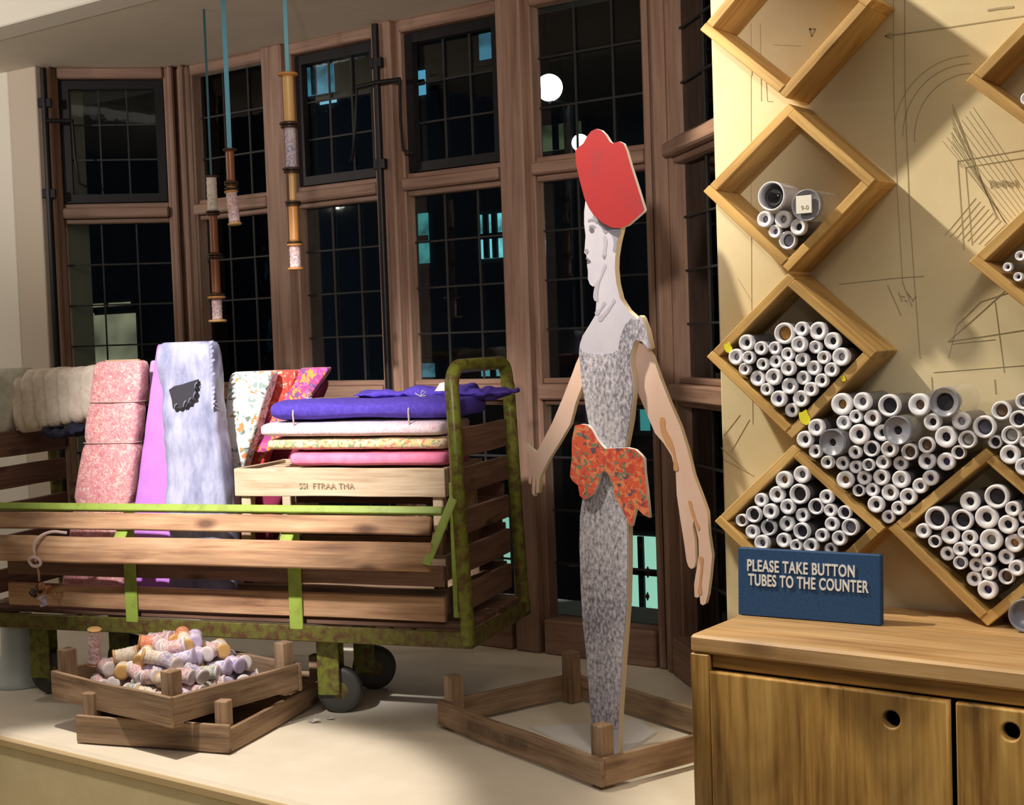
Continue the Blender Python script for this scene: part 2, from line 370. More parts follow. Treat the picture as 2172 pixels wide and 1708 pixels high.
# ------------------------------------------------------------------ outside, seen through the glass
stone = mottled('dark_stone', (0.022, 0.020, 0.022), (0.04, 0.035, 0.035), 2.0, 0.9)
YB = 8.0
bld = thing('building', 'dark building across the street with blue and green lit windows', 'building', (-9, YB, -5))
bm = bevelled_box(18, 1.0, 16, 0.02); link('facade', mesh_from(bm, 'facade', stone), bld, Matrix.Translation((0.5, 0.55, 6)))
def lit(px0, py0, px1, py1, col, st, nx=2, ny=2, ns=None):
    a = onY(px0, py1, YB) - Vector((-9, YB, -5)); b = onY(px1, py0, YB) - Vector((-9, YB, -5))
    f = box('window_frame', (min(a.x, b.x) - .04, -.04, a.z - .04), (b.x + .04, 0.04, b.z + .04), stone, bld, 0.005)
    g = bpy.data.objects.new
    pn = box('lit_pane', (a.x, -.05, a.z), (b.x, -.042, b.z), glow('pane_glow', col, st, ns), bld, 0)
    bm = bmesh.new()
    for k in range(1, nx): x = a.x + (b.x - a.x) * k / nx; add_box(bm, (x - .02, -.075, a.z), (x + .02, -.052, b.z))
    for k in range(1, ny): z = a.z + (b.z - a.z) * k / ny; add_box(bm, (a.x, -.075, z - .02), (b.x, -.052, z + .02))
    if nx > 1 or ny > 1: link('glazing_bars', mesh_from(bm, 'glazing_bars', stone), bld)
BLUE = (0.10, 0.34, 0.52); TEAL = (0.05, 0.24, 0.24); CY_ = (0.18, 0.62, 0.70); MINT = (0.42, 0.78, 0.62)
lit(640, 135, 716, 210, BLUE, 0.75, 2, 1, 3.0); lit(688, 210, 722, 224, (0.25, 0.55, 0.75), 1.0, 1, 1)
lit(455, 160, 475, 270, BLUE, 0.5, 1, 2, 3.0); lit(512, 150, 532, 190, BLUE, 0.6, 1, 1)
lit(876, 150, 910, 208, BLUE, 0.9, 2, 2); lit(1026, 70, 1052, 130, BLUE, 0.45, 1, 1, 3.0)
lit(870, 452, 916, 562, TEAL, 0.9, 2, 2, 4.0); lit(1026, 452, 1078, 550, CY_, 0.95, 3, 2, 4.0)
lit(1335, 1138, 1408, 1282, MINT, 0.75, 2, 2); lit(1337, 868, 1385, 912, TEAL, 0.8, 2, 1)
lit(1078, 1096, 1087, 1202, MINT, 0.6, 1, 2); lit(1372, 712, 1392, 722, CY_, 1.2, 1, 1)
lit(1140, 258, 1240, 326, (0.09, 0.13, 0.07), 0.5, 2, 1, 3.0)
lit(893, 770, 930, 800, (0.10, 0.30, 0.40), 0.5, 1, 1, 6.0); lit(640, 795, 662, 808, TEAL, 1.2, 1, 1)
lit(1030, 782, 1085, 798, (0.15, 0.45, 0.55), 0.5, 2, 1)
WARM = (0.62, 0.58, 0.38)
lit(146, 640, 285, 656, WARM, 0.45, 3, 1, 0.8); lit(146, 664, 208, 860, WARM, 0.36, 1, 1, 1.1); lit(216, 664, 296, 860, WARM, 0.42, 1, 1, 0.9)
redo = plain('red_ornament', (0.35, 0.03, 0.02), 0.6)
for (x0, y0, x1, y1) in ((1366, 1142, 1373, 1162), (1382, 1198, 1392, 1222), (1383, 1252, 1390, 1270)):
    a = onY(x0, y1, YB) - Vector((-9, YB, -5)); b = onY(x1, y0, YB) - Vector((-9, YB, -5)); c_ = (a + b) / 2; h_ = (b - a) / 2
    plate('window_ornament', [[(-h_.x, 0), (0, h_.z), (h_.x, 0), (0, -h_.z)]], 0.01, redo, bld, Matrix.Translation((c_.x, -0.085, c_.z)))
# globes beyond the glass stand in for reflected lamps; poles and brackets added
for (px, py, r, nm) in ((1165, 186, 26, 'round glowing white globe beyond the fourth upper window, standing in for a lamp reflection'), (1231, 303, 17, 'small glowing white globe standing in for a lamp reflection, partly behind the red hat')):
    p = onY(px, py, 5.2); t = thing('reflection_globe', nm, 'lamp reflection', p)
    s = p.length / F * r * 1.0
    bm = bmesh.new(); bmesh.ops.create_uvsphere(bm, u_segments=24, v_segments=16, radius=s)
    link('globe', mesh_from(bm, 'globe', glow('reflection_glow', (1, .98, .95), 6.0), True), t)
    tube('globe_pole', [(0, 0.16, -s), (0, 0.16, -6)], 0.03, M['iron'], t); tube('globe_bracket', [(0, 0.16, -s), (0, 0.0, -s)], 0.012, M['iron'], t)

# ================================================================== SHELF WALL
dl = bmesh.new()
def stroke(pts, wd=0.0011):
    P = [onY(x, y, YW) for x, y in pts]
    for a, b in zip(P[:-1], P[1:]):
        d = (b - a)
        if d.length < 1e-5: continue
        n = Vector((-d.z, 0, d.x)).normalized() * wd / 2
        vs_ = [dl.verts.new(Vector((q.x, YW - 0.0009, q.z))) for q in (a + n, b + n, b - n, a - n)]
        vs2 = [dl.verts.new(Vector((v.co.x, YW + 0.0004, v.co.z))) for v in vs_]
        dl.faces.new(vs_); 
        for k in range(4): dl.faces.new((vs_[k], vs_[(k + 1) % 4], vs2[(k + 1) % 4], vs2[k]))
stroke([(1878, 77), (2000, 60), (2172, 34)], 0.0022); stroke([(1890, 70), (1877, 77), (1892, 82)], 0.002)
stroke([(1895, 0), (1896, 200), (1903, 400), (1915, 600)]); stroke([(1919, 0), (1920, 200), (1927, 400), (1940, 600), (1952, 760)], .0015)
stroke([(2095, 22), (2120, 18), (2150, 15)], .004)
arc = lambda cx, cy, rx, ry, a0, a1, n=18: [(cx + rx * math.cos(R(a0 + (a1 - a0) * k / n)), cy - ry * math.sin(R(a0 + (a1 - a0) * k / n))) for k in range(n + 1)]
stroke(arc(2060, 290, 145, 155, 90, 180)); stroke(arc(2065, 290, 125, 135, 92, 185)); stroke(arc(2060, 290, 165, 172, 92, 170), .0008)
stroke([(2172, 318), (2031, 342), (2045, 530)], .0016); stroke([(2172, 335), (2048, 355), (2062, 520)]); stroke([(2031, 342), (2040, 355)])
for k in range(10): stroke([(2020 - k * 0.3 + (k % 3), 220 + k * 10), (2120 + k * 2 - 8 * (k < 5), 478 - (9 - k) * 2)], .0007)
for k in range(9): stroke([(2000 + k * 8, 300 - k * 9), (2140 + k * 7, 470 - k * 6)], .0007)
for k in range(9): stroke([(2004 + k * 12, 500 + k * 3), (2070 + k * 9, 420 + k * 8)], .0007)
for k in range(14): x = 2100 + k * 4.4; stroke([(x, 382 + (k * 7) % 6), (x + 3, 400 - (k * 5) % 7)], .002)
stroke([(1593, 50), (1595, 160)]); stroke([(1613, 50), (1615, 215)]); stroke([(1593, 160), (1594, 600), (1597, 900)], .0008)
stroke([(1625, 175), (1628, 215), (1640, 215)], .0008)
stroke([(1780, 603), (1900, 590), (1960, 586)]); stroke([(1883, 605), (1912, 670)], .0018); stroke([(1915, 600), (1935, 650)], .0016)
for k in range(6): stroke([(1906 + k * 6, 620 + (k % 3) * 8), (1914 + k * 6, 640 - (k % 2) * 10)], .0018)
stroke([(2172, 610), (2080, 640), (2030, 690), (2012, 760)]); stroke([(2150, 600), (2012, 725), (2172, 700)], .0014); stroke([(2020, 730), (2110, 720)], .0008)
stroke([(2110, 640), (2130, 790)]); stroke([(1980, 790), (2172, 775)], .0009); stroke([(1976, 800), (1978, 830)], .002); stroke([(2110, 805), (2112, 835)], .002)
stroke([(1565, 590), (1595, 640)], .0008); stroke([(1570, 880), (1535, 925)], .0008); stroke([(1590, 890), (1550, 960)], .0008); stroke([(1530, 950), (1590, 1005)], .0012); stroke([(1535, 975), (1600, 1010)], .0008)
stroke([(1718, 60), (1722, 78), (1730, 62), (1716, 62)], .003); stroke([(1640, 95), (1700, 98)], .0008)
dlo = link('drawing_lines', mesh_from(dl, 'drawing_lines', M['ink'])); dlo.parent = wr; dlo.matrix_parent_inverse = wr.matrix_world.inverted()
wr_m = Matrix.Translation(((-1.363 + 1.2) / 2, YW + 0.08, 1.6)); dlo.matrix_parent_inverse = Matrix.Identity(4); dlo.location = -wr_m.translation

YF = 2.49                      # front plane of the diamond boxes
BT = 0.0185                     # board thickness
def meet(p, d, q, e):
    det = d[0] * (-e[1]) + e[0] * d[1]; t = ((q[0] - p[0]) * (-e[1]) + e[0] * (q[1] - p[1])) / det
    return (p[0] + d[0] * t, p[1] + d[1] * t)
def diamond(label, corners, group='diamond boxes on the shelf wall'):
    """corners (x,z): left, bottom, right, top"""
    cx = sum(c[0] for c in corners) / 4; cz = sum(c[1] for c in corners) / 4
    root = thing('diamond_box', label, 'shelf box', (cx, YW - 0.001, cz), group=group)
    L = [Vector((c[0] - cx, c[1] - cz)) for c in corners]; n = 4; inn = []
    sides = []
    for k in range(4):
        p, q = L[k], L[(k + 1) % 4]; d = (q - p).normalized(); nn = Vector((-d.y, d.x))
        sides.append((p, d, p + nn * BT))
    for k in range(4):
        p, d, ip = sides[k]; p2, d2, ip2 = sides[(k + 1) % 4]; p0, d0, ip0 = sides[(k - 1) % 4]
        A = tuple(p); B = meet(p, d, ip2, d2); Cc = meet(ip, d, ip2, d2); D = meet(ip, d, p0, d0)
        g = 0.0004; poly = [Vector(v) for v in (A, B, Cc, D)]
        mid = (Vector(A) + Vector(Cc)) / 2; ang = math.atan2(d.y, d.x)
        loc = []
        for v in poly:
            r_ = v - mid; loc.append(((r_.x * math.cos(-ang) - r_.y * math.sin(-ang)), (r_.x * math.sin(-ang) + r_.y * math.cos(-ang))))
        bm = bmesh.new(); dep = YW - 0.001 - YF
        f = [bm.verts.new((x, -dep + (0.0015 if k % 2 else 0), z)) for x, z in loc]; b = [bm.verts.new((x, 0, z)) for x, z in loc]
        bm.faces.new(f); bm.faces.new(b[::-1])
        for i in range(4): bm.faces.new((f[i], b[i], b[(i + 1) % 4], f[(i + 1) % 4]))
        bmesh.ops.bevel(bm, geom=list(bm.edges), offset=0.0015, segments=1, affect='EDGES')
        mt = Matrix.Translation((mid.x, 0, mid.y)) @ Matrix.Rotation(-ang, 4, 'Y')
        link('side_board', mesh_from(bm, 'side_board', M['pine']), root, mt)
    return root
def xz(px, py, Y=YF): p = onY(px, py, Y); return (p.x, p.z)
HX, HZ = 0.180, 0.158
def rhomb_from_left(px, py): x, z = xz(px, py); return [(x, z), (x + HX, z - HZ), (x + 2 * HX, z), (x + HX, z + HZ)]
diamond('empty pine diamond box at the top of the shelf wall', rhomb_from_left(1484, 63))
diamond('pine diamond box holding only seven button tubes', [xz(1491, 406), xz(1671, 577), xz(1857, 381), xz(1671, 219)])
diamond('pine diamond box half full of tubes, below the one with seven tubes', [xz(1498, 757), xz(1679, 931), xz(1860, 746), xz(1670, 580)])
cC = [xz(1515, 1106), (xz(1515, 1106)[0] + HX + .004, xz(1515, 1106)[1] - .158), xz(1877, 1120), xz(1681, 944)]
diamond('pine diamond box directly behind the blue sign', cC)
eL = xz(1883, 1122); eB = xz(2094, 1326); eT = xz(2090, 951)
eB = (eB[0], 0.9515)
diamond('lowest right pine diamond box, its corner on the cabinet top', [(eL[0], eL[1]), eB, (2 * eB[0] - eL[0], eL[1]), eT])
diamond('pine diamond box cut by the right edge near the top, with one tube', rhomb_from_left(2048, 172))
diamond('pine diamond box cut by the right edge at mid height, with a few tubes', rhomb_from_left(2054, 556))

# ---- button tubes
tw = plain('tube_plastic', (0.86, 0.87, 0.96), 0.35)
def hazy(name, col, tr_):
    m, t, b = _mat(name); b.inputs['Base Color'].default_value = (*col, 1); b.inputs['Roughness'].default_value = 0.3; b.inputs['Alpha'].default_value = 1 - tr_
    return m
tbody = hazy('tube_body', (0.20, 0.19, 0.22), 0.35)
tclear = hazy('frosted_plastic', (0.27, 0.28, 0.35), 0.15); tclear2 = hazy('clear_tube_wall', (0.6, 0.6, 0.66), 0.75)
def dots(name, a, b): return cloth(name, [(0.0, a), (0.5, b)], 260, 0.4, 0)
KM = {'k': plain('dark_buttons', (0.035, 0.03, 0.04), 0.4), 'b': plain('brown_buttons', (0.20, 0.12, 0.07), 0.4), 'g': plain('grey_buttons', (0.24, 0.23, 0.27), 0.4),
      'a': plain('amber_buttons', (0.42, 0.22, 0.06), 0.35), 'p': dots('pale_buttons', (0.62, 0.60, 0.55), (0.30, 0.28, 0.25)), 'd': dots('black_dotted_buttons', (0.02, 0.02, 0.04), (0.20, 0.20, 0.26)),
      'v': plain('violet_buttons', (0.10, 0.06, 0.22), 0.4), 'w': plain('white_buttons', (0.62, 0.61, 0.64), 0.4), 'o': plain('orange_buttons', (0.75, 0.36, 0.14), 0.4)}
KN = {'k': 'dark buttons', 'b': 'brown buttons', 'g': 'grey buttons', 'a': 'amber buttons', 'p': 'pale speckled buttons', 'd': 'black dotted buttons', 'v': 'violet buttons', 'w': 'white buttons', 'o': 'orange buttons'}
protos = {}
def button_disc(kind, rr):
    bm = bmesh.new()
    prof = [(rr, 0.03), (rr, 0.016), (rr * .85, 0.0135), (rr * .6, 0.0155), (rr * .25, 0.0155)]
    bm = lathe(prof, 20, True, 'y'); return mesh_from(bm, 'button', KM[kind], True)
def proto(kind, wide):
    key = (kind, wide)
    if key in protos: return protos[key]
    ri = 0.43 if not wide else 0.68
    prof = [(0.96, 0.125), (0.97, 0.006), (0.985, 0.003), (0.93, 0.0004), (0.84, 0.0), (ri + .12, 0.0008), (ri, 0.004), (ri, 0.03)]
    prof = [(0.93, 0.0125), (1.0, 0.0115), (1.0, 0.004), (0.975, 0.0015), (0.93, 0.0003), (0.84, 0.0), (ri + .10, 0.0010), (ri + .01, 0.0035), (ri, 0.006), (ri, 0.0125)]
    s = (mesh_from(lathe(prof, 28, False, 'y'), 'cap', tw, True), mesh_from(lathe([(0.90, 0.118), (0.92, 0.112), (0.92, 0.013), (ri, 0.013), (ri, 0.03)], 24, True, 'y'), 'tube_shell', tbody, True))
    d = button_disc(kind, ri * 0.99)
    protos[key] = (s, d); return protos[key]
placed = set()
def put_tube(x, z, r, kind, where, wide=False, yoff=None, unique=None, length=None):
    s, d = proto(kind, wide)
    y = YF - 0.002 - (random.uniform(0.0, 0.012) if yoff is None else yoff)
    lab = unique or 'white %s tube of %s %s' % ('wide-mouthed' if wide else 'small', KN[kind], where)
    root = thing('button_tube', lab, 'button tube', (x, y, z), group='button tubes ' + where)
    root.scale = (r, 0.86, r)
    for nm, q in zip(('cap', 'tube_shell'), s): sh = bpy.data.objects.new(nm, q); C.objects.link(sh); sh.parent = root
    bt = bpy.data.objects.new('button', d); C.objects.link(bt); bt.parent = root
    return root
def batch(lst, ox, oy, sc, where, Y=None):
    Y = YF - 0.018
    pts = []
    for e in lst:
        cx, cy, r = e[0] / sc + ox, e[1] / sc + oy, e[2] / sc
        k = e[3] if len(e) > 3 else 'k'; wide = 'W' in k; k = k.replace('W', '')
        p = onY(cx, cy, Y); dep = (p - EY).dot(Vector((-math.sin(YAW), math.cos(YAW), 0)))
        pts.append([p.x, p.z, r * dep / F * 1.0, k, wide])
    # tubes touch but never overlap
    for _ in range(30):
        for i in range(len(pts)):
            for j in range(i):
                a, b = pts[i], pts[j]; dx, dz = a[0] - b[0], a[1] - b[1]; dd = math.hypot(dx, dz) + 1e-9; o = (a[2] + b[2]) * 0.985 - dd
                if o > 0:
                    q = o * 0.25 / dd; a[0] += dx * q; a[1] += dz * q; b[0] -= dx * q; b[1] -= dz * q
    for i in range(len(pts)):
        for j in range(i):
            a, b = pts[i], pts[j]; dd = math.hypot(a[0] - b[0], a[1] - b[1]); o = (a[2] + b[2]) - dd
            if o > 0: a[2] -= o / 2; b[2] -= o / 2
    cnt = {}
    for x, z, r, k, wd in pts: cnt[(k, wd)] = cnt.get((k, wd), 0) + 1
    for x, z, r, k, wd in pts:
        put_tube(x, z, r * 1.02, k, where, wd, unique=None if cnt[(k, wd)] > 1 else 'the one %stube of %s %s' % ('wide-mouthed ' if wd else '', KN[k], where.replace('in the open gap between the lower diamond boxes', 'in the open gap')))
def big_clear(px, py, rpx, lab, inner='disc', Y=None, frontY=0.03, ring='k', rin=0.3):
    p = onY(px, py, YF - 0.02); dep = (p - EY).dot(Vector((-math.sin(YAW), math.cos(YAW), 0))); r = rpx * dep / F
    root = thing('button_tube', lab, 'button tube', (p.x, YF - frontY, p.z))
    prof = [(r * .97, 0.012), (r, 0.009), (r, 0.003), (r * .97, 0.0), (r * .90, 0.0006), (r * .87, 0.006), (r * .86, 0.09)] if inner != 'disc' else \
           [(r * .97, 0.012), (r, 0.009), (r, 0.003), (r * .97, 0.0), (r * .90, 0.0006), (r * .88, 0.0025), (r * (rin + .05), 0.0025), (r * rin, 0.004), (r * rin, 0.05)]
    link('tube_shell', mesh_from(lathe(prof, 36, False, 'y'), 'tube_shell', tclear if inner == 'disc' else tw, True), root)
    link('tube_wall', mesh_from(lathe([(r * .975, 0.013), (r * .975, 0.124)], 32, False, 'y'), 'tube_wall', tclear2, True), root)
    if inner == 'disc':
        link('button', mesh_from(lathe([(r * rin * .98, 0.02), (r * rin * .98, 0.010), (r * rin * .5, 0.009)], 24, True, 'y'), 'button', KM[ring]), root)
    else:
        link('button', mesh_from(lathe([(r * .68, 0.06), (r * .68, 0.014), (r * .60, 0.008), (r * .2, 0.006)], 28, True, 'y'), 'button', plain('glossy_black_button', (0.012, 0.012, 0.016), 0.12), True), root)
    return root, r
wB = 'in the half full diamond box'
batch([(425, 715, 74, 'k'), (325, 845, 74, 'w'), (555, 765, 62, 'k'), (440, 850, 62, 'k'), (400, 955, 57, 'b'), (670, 765, 60, 'g'), (760, 630, 96, 'aW'), (915, 590, 66, 'k'), (1060, 610, 84, 'k'),
       (785, 820, 62), (900, 730, 74, 'w'), (1030, 755, 60, 'w'), (1185, 700, 80, 'k'), (565, 910, 57), (675, 885, 60), (920, 870, 64, 'g'), (1115, 850, 60, 'a'), (1270, 845, 84, 'w'), (805, 945, 70, 'g'),
       (1020, 945, 67, 'w'), (1185, 960, 67, 'g'), (510, 1040, 72, 'g'), (660, 1030, 77, 'g'), (925, 1035, 64, 'w'), (1095, 1060, 64, 'k'), (605, 1135, 58, 'b'), (800, 1110, 74, 'g'), (1000, 1140, 66, 'g'),
       (715, 1225, 74, 'v'), (900, 1225, 77, 'g'), (815, 1330, 64)], 1480, 560, 4.271, wB)
wD = 'in the open gap between the lower diamond boxes'
batch([(565, 240, 96, 'a'), (755, 215, 80, 'g'), (985, 250, 98, 'kW'), (1240, 245, 98, 'b'), (690, 345, 58), (580, 400, 64, 'w'), (835, 360, 78, 'b'), (1350, 395, 80), (1610, 385, 80, 'w'), (1815, 435, 100, 'dW'),
       (360, 440, 76, 'g'), (255, 545, 76), (730, 500, 90), (910, 490, 76), (1470, 525, 96), (1670, 545, 80, 'pW'), (1310, 595, 74, 'bW'), (340, 650, 62), (695, 655, 60), (830, 625, 72, 'kW'), (990, 625, 76),
       (1155, 655, 75, 'bW'), (1580, 660, 66, 'kW'), (445, 745, 58), (570, 755, 60), (690, 785, 58, 'v'), (810, 765, 55, 'gW'), (925, 755, 66, 'g'), (1070, 760, 66, 'g'), (1300, 735, 78), (1470, 740, 80, 'v'),
       (605, 895, 76, 'a'), (760, 880, 62), (910, 865, 72), (1075, 890, 78, 'w'), (1345, 880, 70, 'v'), (715, 990, 58, 'kW'), (830, 985, 62), (980, 1010, 76, 'b'), (1245, 950, 70, 'g'), (1140, 1045, 76, 'k'),
       (870, 1115, 78, 'k'), (1055, 1145, 65), (965, 1230, 62, 'v'), (525, 565, 118, 'X'), (1115, 455, 128, 'X'), (1495, 215, 134, 'X')] if False else
      [(565, 240, 96, 'a'), (755, 215, 80, 'g'), (985, 250, 98, 'kW'), (1240, 245, 98, 'b'), (690, 345, 58), (580, 400, 64, 'w'), (835, 360, 72, 'b'), (1350, 395, 76), (1610, 385, 78, 'w'), (1815, 435, 98, 'dW'),
       (360, 440, 74, 'g'), (255, 545, 74), (730, 500, 88), (910, 490, 72), (1470, 525, 94), (1670, 545, 78, 'pW'), (1310, 595, 72, 'bW'), (340, 650, 60), (695, 655, 58), (830, 625, 70, 'kW'), (990, 628, 72),
       (1155, 655, 72, 'bW'), (1580, 660, 62, 'kW'), (445, 745, 58), (570, 755, 58), (690, 785, 58, 'v'), (810, 765, 54, 'gW'), (925, 755, 64, 'g'), (1070, 760, 64, 'g'), (1300, 735, 76), (1470, 740, 78, 'v'),
       (605, 895, 76, 'a'), (760, 880, 62), (910, 865, 72), (1075, 890, 78, 'w'), (1345, 880, 68, 'v'), (715, 990, 54, 'kW'), (830, 985, 60), (980, 1010, 74, 'b'), (1245, 950, 68, 'g'), (1140, 1045, 74, 'k'),
       (870, 1110, 74, 'k'), (1055, 1145, 62), (965, 1222, 58, 'v')], 1640, 800, 4.083, wD)
z3 = lambda x, y: (1640 + x / 4.083, 800 + y / 4.083)
big_clear(*z3(525, 565), 29, 'large frosted grey tube with a small dark centre, lower left of the open pile', rin=.27)
big_clear(*z3(1115, 455), 31, 'large frosted grey tube with a small dark centre, in the middle of the open pile', rin=.30, frontY=0.045)
big_clear(*z3(1495, 215), 32.5, 'largest frosted tube with a wide black button, on top of the open pile', rin=.60)
wE2 = 'at the right edge above the lowest box'
batch([(1955, 295, 82, 'bW'), (2150, 215, 72, 'gW'), (2115, 370, 78, 'kW'), (1895, 570, 58, 'kW'), (2045, 510, 84, 'pW'), (2035, 675, 84, 'k'), (2160, 565, 50, 'g'), (2165, 780, 78, 'w')], 1640, 800, 4.083, wE2)
wC = 'in the diamond box behind the blue sign'
batch([(555, 250, 58, 'a'), (670, 215, 58, 'g'), (400, 385, 45, 'g'), (500, 350, 55, 'b'), (655, 345, 68, 'kW'), (835, 365, 50), (360, 480, 55, 'kW'), (470, 460, 52), (580, 430, 52), (670, 490, 48), (765, 430, 55, 'kW'), (860, 455, 44),
       (955, 470, 47, 'kW'), (268, 522, 42, 'bW'), (350, 595, 48, 'g'), (445, 570, 55, 'kW'), (565, 545, 52), (680, 590, 58, 'kW'), (875, 545, 48), (1005, 565, 58, 'gW'), (550, 655, 50), (415, 670, 55, 'g'), (640, 690, 44),
       (740, 690, 52), (812, 620, 46), (925, 640, 52), (860, 715, 42)], 1480, 940, 3.139, wC)
wE = 'in the lowest right diamond box'
batch([(1790, 400, 66), (1980, 360, 80, 'kW'), (2090, 445, 52, 'k'), (1580, 505, 78, 'kW'), (1745, 515, 72, 'kW'), (1910, 500, 76, 'k'), (2055, 545, 64, 'k'), (2165, 500, 42, 'g'), (1490, 590, 50, 'g'), (1665, 620, 60), (1795, 640, 52, 'b'),
       (1940, 650, 74, 'p'), (2090, 675, 62, 'o'), (2165, 600, 42, 'v'), (1568, 660, 42, 'kW'), (1640, 745, 48), (1740, 710, 48, 'g'), (1840, 720, 44, 'v'), (1920, 790, 48, 'v'), (2035, 770, 52, 'g'), (2110, 835, 54, 'g'),
       (1835, 820, 48, 'g'), (1738, 800, 46, 'gW'), (1925, 870, 48, 'p'), (2035, 900, 54, 'bW'), (1820, 915, 50, 'b'), (1915, 980, 66, 'v')], 1480, 940, 3.139, wE)
wA = 'in the diamond box with only seven tubes'
batch([(625, 1130, 74, 'g'), (795, 1130, 78, 'p'), (940, 1200, 76, 'k'), (710, 1240, 62, 'g'), (820, 1320, 84, 'gW')], 1470, 200, 4.27, wA)
z2 = lambda x, y: (1470 + x / 4.27, 200 + y / 4.27)
big_clear(*z2(727, 925), 31, 'large clear tube holding one glossy black button, in the seven-tube box', 'ring')
rt, rr = big_clear(*z2(1045, 1008), 34, 'large frosted tube with a square white label, in the seven-tube box', 'disc', rin=0.1)
rl = box('paper_label', (-.62 * rr, -.004, -.50 * rr), (.42 * rr, -.001, .60 * rr), plain('label_paper', (0.84, 0.83, 0.78), 0.8), rt, 0.0005)
lettering('label_print', '9-0', 0.012, M['ink'], rt, Matrix.Translation((-.30 * rr, -.0043, -.28 * rr)), 0.0002)
batch([(500, 1275, 30, 'o'), (415, 1340, 27, 'b'), (487, 1398, 27, 'b'), (560, 1340, 30, 'o')], 1980, 80, 2.755, 'in the right-edge box at mid height')
batch([(2176, 208, 14, 'g')], 0, 0, 1.0, 'in the top right-edge box')
p = onZ(2168, 1338, 0.95); r_ = 0.03
t = thing('button_tube', 'large clear tube lying on the cabinet top right of the lowest diamond box', 'button tube', (p.x + .012, 2.47, 0.951 + r_))
link('tube_shell', mesh_from(lathe([(r_ * .97, 0.11), (r_ * .98, 0.005), (r_, 0.002), (r_ * .95, 0.0), (r_ * .86, 0.002), (r_ * .84, 0.02)], 32, True, 'y'), 'tube_shell', tclear, True), t)
# yellow stickers
yel = plain('yellow_sticker', (0.75, 0.70, 0.03), 0.6)
for (x, y, s, lab) in ((1545, 738, 9, 'yellow sticker on the left corner of the half full box'), (1707, 886, 12, 'yellow sticker on the lower edge of the half full box'), (1789, 803, 5, 'tiny yellow sticker on the right board of the half full box')):
    q = onY(x, y, YF); a = s / F * 2.9
    pts = [(a * (1 + .25 * math.sin(5 * k)) * math.cos(k * math.pi / 5), a * 1.2 * (1 + .2 * math.cos(3 * k)) * math.sin(k * math.pi / 5)) for k in range(10)]
    o = plate('yellow_sticker', [pts], 0.0012, yel, None, Matrix.Translation((q.x, YF - 0.0014, q.z))); tag(o, lab, 'sticker')

# ------------------------------------------------------------------ cabinet
cab = thing('wooden_cabinet', 'rustic pine cabinet with two doors below the shelf wall', 'cabinet', (-1.229, 2.20, 0))
TW = 1.5; ct = 0.95
beam('worktop', (0, 0.199, ct - .0165), (TW, 0.199, ct - .0165), 0.398, 0.033, M['worktop'], cab, bev=0.005)
box('side_panel', (0.002, 0.012, 0), (0.034, 0.395, ct - .034), M['cabv'], cab, 0.003)
box('stile', (0.0, 0.0, 0), (0.037, 0.0118, ct - .034), M['cabv'], cab, 0.002)
box('top_rail', (0.037, 0.013, ct - .060), (TW, 0.05, ct - .034), M['cab'], cab, 0.002)
box('back_panel', (0.036, 0.38, 0), (TW, 0.394, ct - .034), M['dark'], cab, 0)
box('divider', (0.462, 0.06, 0), (0.476, 0.38, ct - .034), M['dark'], cab, 0)
def cdoor(x0, x1, hx, hz, lab):
    hole = [(hx + 0.0175 * math.cos(a * math.pi / 14), hz + 0.0175 * math.sin(a * math.pi / 14)) for a in range(28)]
    o = plate('door', [[(x0, 0.03), (x1, 0.03), (x1, ct - .066), (x0, ct - .066)], hole], 0.022, M['cabv'], cab, Matrix.Translation((0, -0.004, 0)), bev=0.003); o['label'] = lab
    wl = lathe([(0.0177, 0.0), (0.0177, 0.024), (0.0165, 0.024), (0.0165, 0.0)], 28, False, 'y')
hp = onY(1890, 1527, 2.196); hq = onY(2143, 1553, 2.196); d1 = onY(2004, 1450, 2.196).x + 1.229; d2 = onY(2029, 1450, 2.196).x + 1.229
cdoor(0.043, d1, hp.x + 1.229, hp.z, 'left plank door with a round finger hole'); cdoor(d2, d2 + 0.42, hq.x + 1.229, hq.z, 'right plank door with a round finger hole, cut by the frame')

# ------------------------------------------------------------------ blue sign
navy = mottled('blue_canvas', (0.010, 0.055, 0.165), (0.014, 0.068, 0.195), 200, 0.7, bump=0.2, detail=2)
s0 = onZ(1566, 1304, .951); s1 = onZ(1868, 1328, .951); sa = math.atan2(s1.y - s0.y, s1.x - s0.x); sw = (s1 - s0).length
tl = onV(1562, 1163, (s0.x, s0.y), math.degrees(sa)); shh = tl.z - .951
sign = thing('sign', 'blue sign with white capitals standing on the cabinet', 'sign', tuple(s0), sa)
lean = Matrix.Rotation(R(-3), 4, 'X')
link('board', mesh_from(bevelled_box(sw, 0.020, shh, 0.0015), 'board', navy), sign, lean @ Matrix.Translation((sw / 2, 0.010, shh / 2)))
lw = plain('raised_white_letter', (0.80, 0.80, 0.82), 0.5)
def signtext(s, x0, y0, x1, y1, cap):
    a = onV(x0, y0, (s0.x, s0.y), math.degrees(sa)); b = onV(x1, y1, (s0.x, s0.y), math.degrees(sa))
    o = lettering('lettering', s, cap / 0.70, lw, sign, Matrix.Identity(4), 0.0015, 1.08, 0.0006)
    xs = [v.co.x for v in o.data.vertices]; wd = max(xs) - min(xs); u0 = (a.xy - s0.xy).length; u1 = (b.xy - s0.xy).length
    k = (u1 - u0) / wd
    o.matrix_local = lean @ Matrix.Translation((u0 - min(xs) * k, -0.0012, (a.z - .951))) @ Matrix.Diagonal((k, 1, 1, 1))
    return o
signtext('PLEASE TAKE BUTTON', 1584, 1211, 1812, 1225, 0.0215)
signtext('TUBES TO THE COUNTER', 1587, 1241, 1842, 1258, 0.0215)

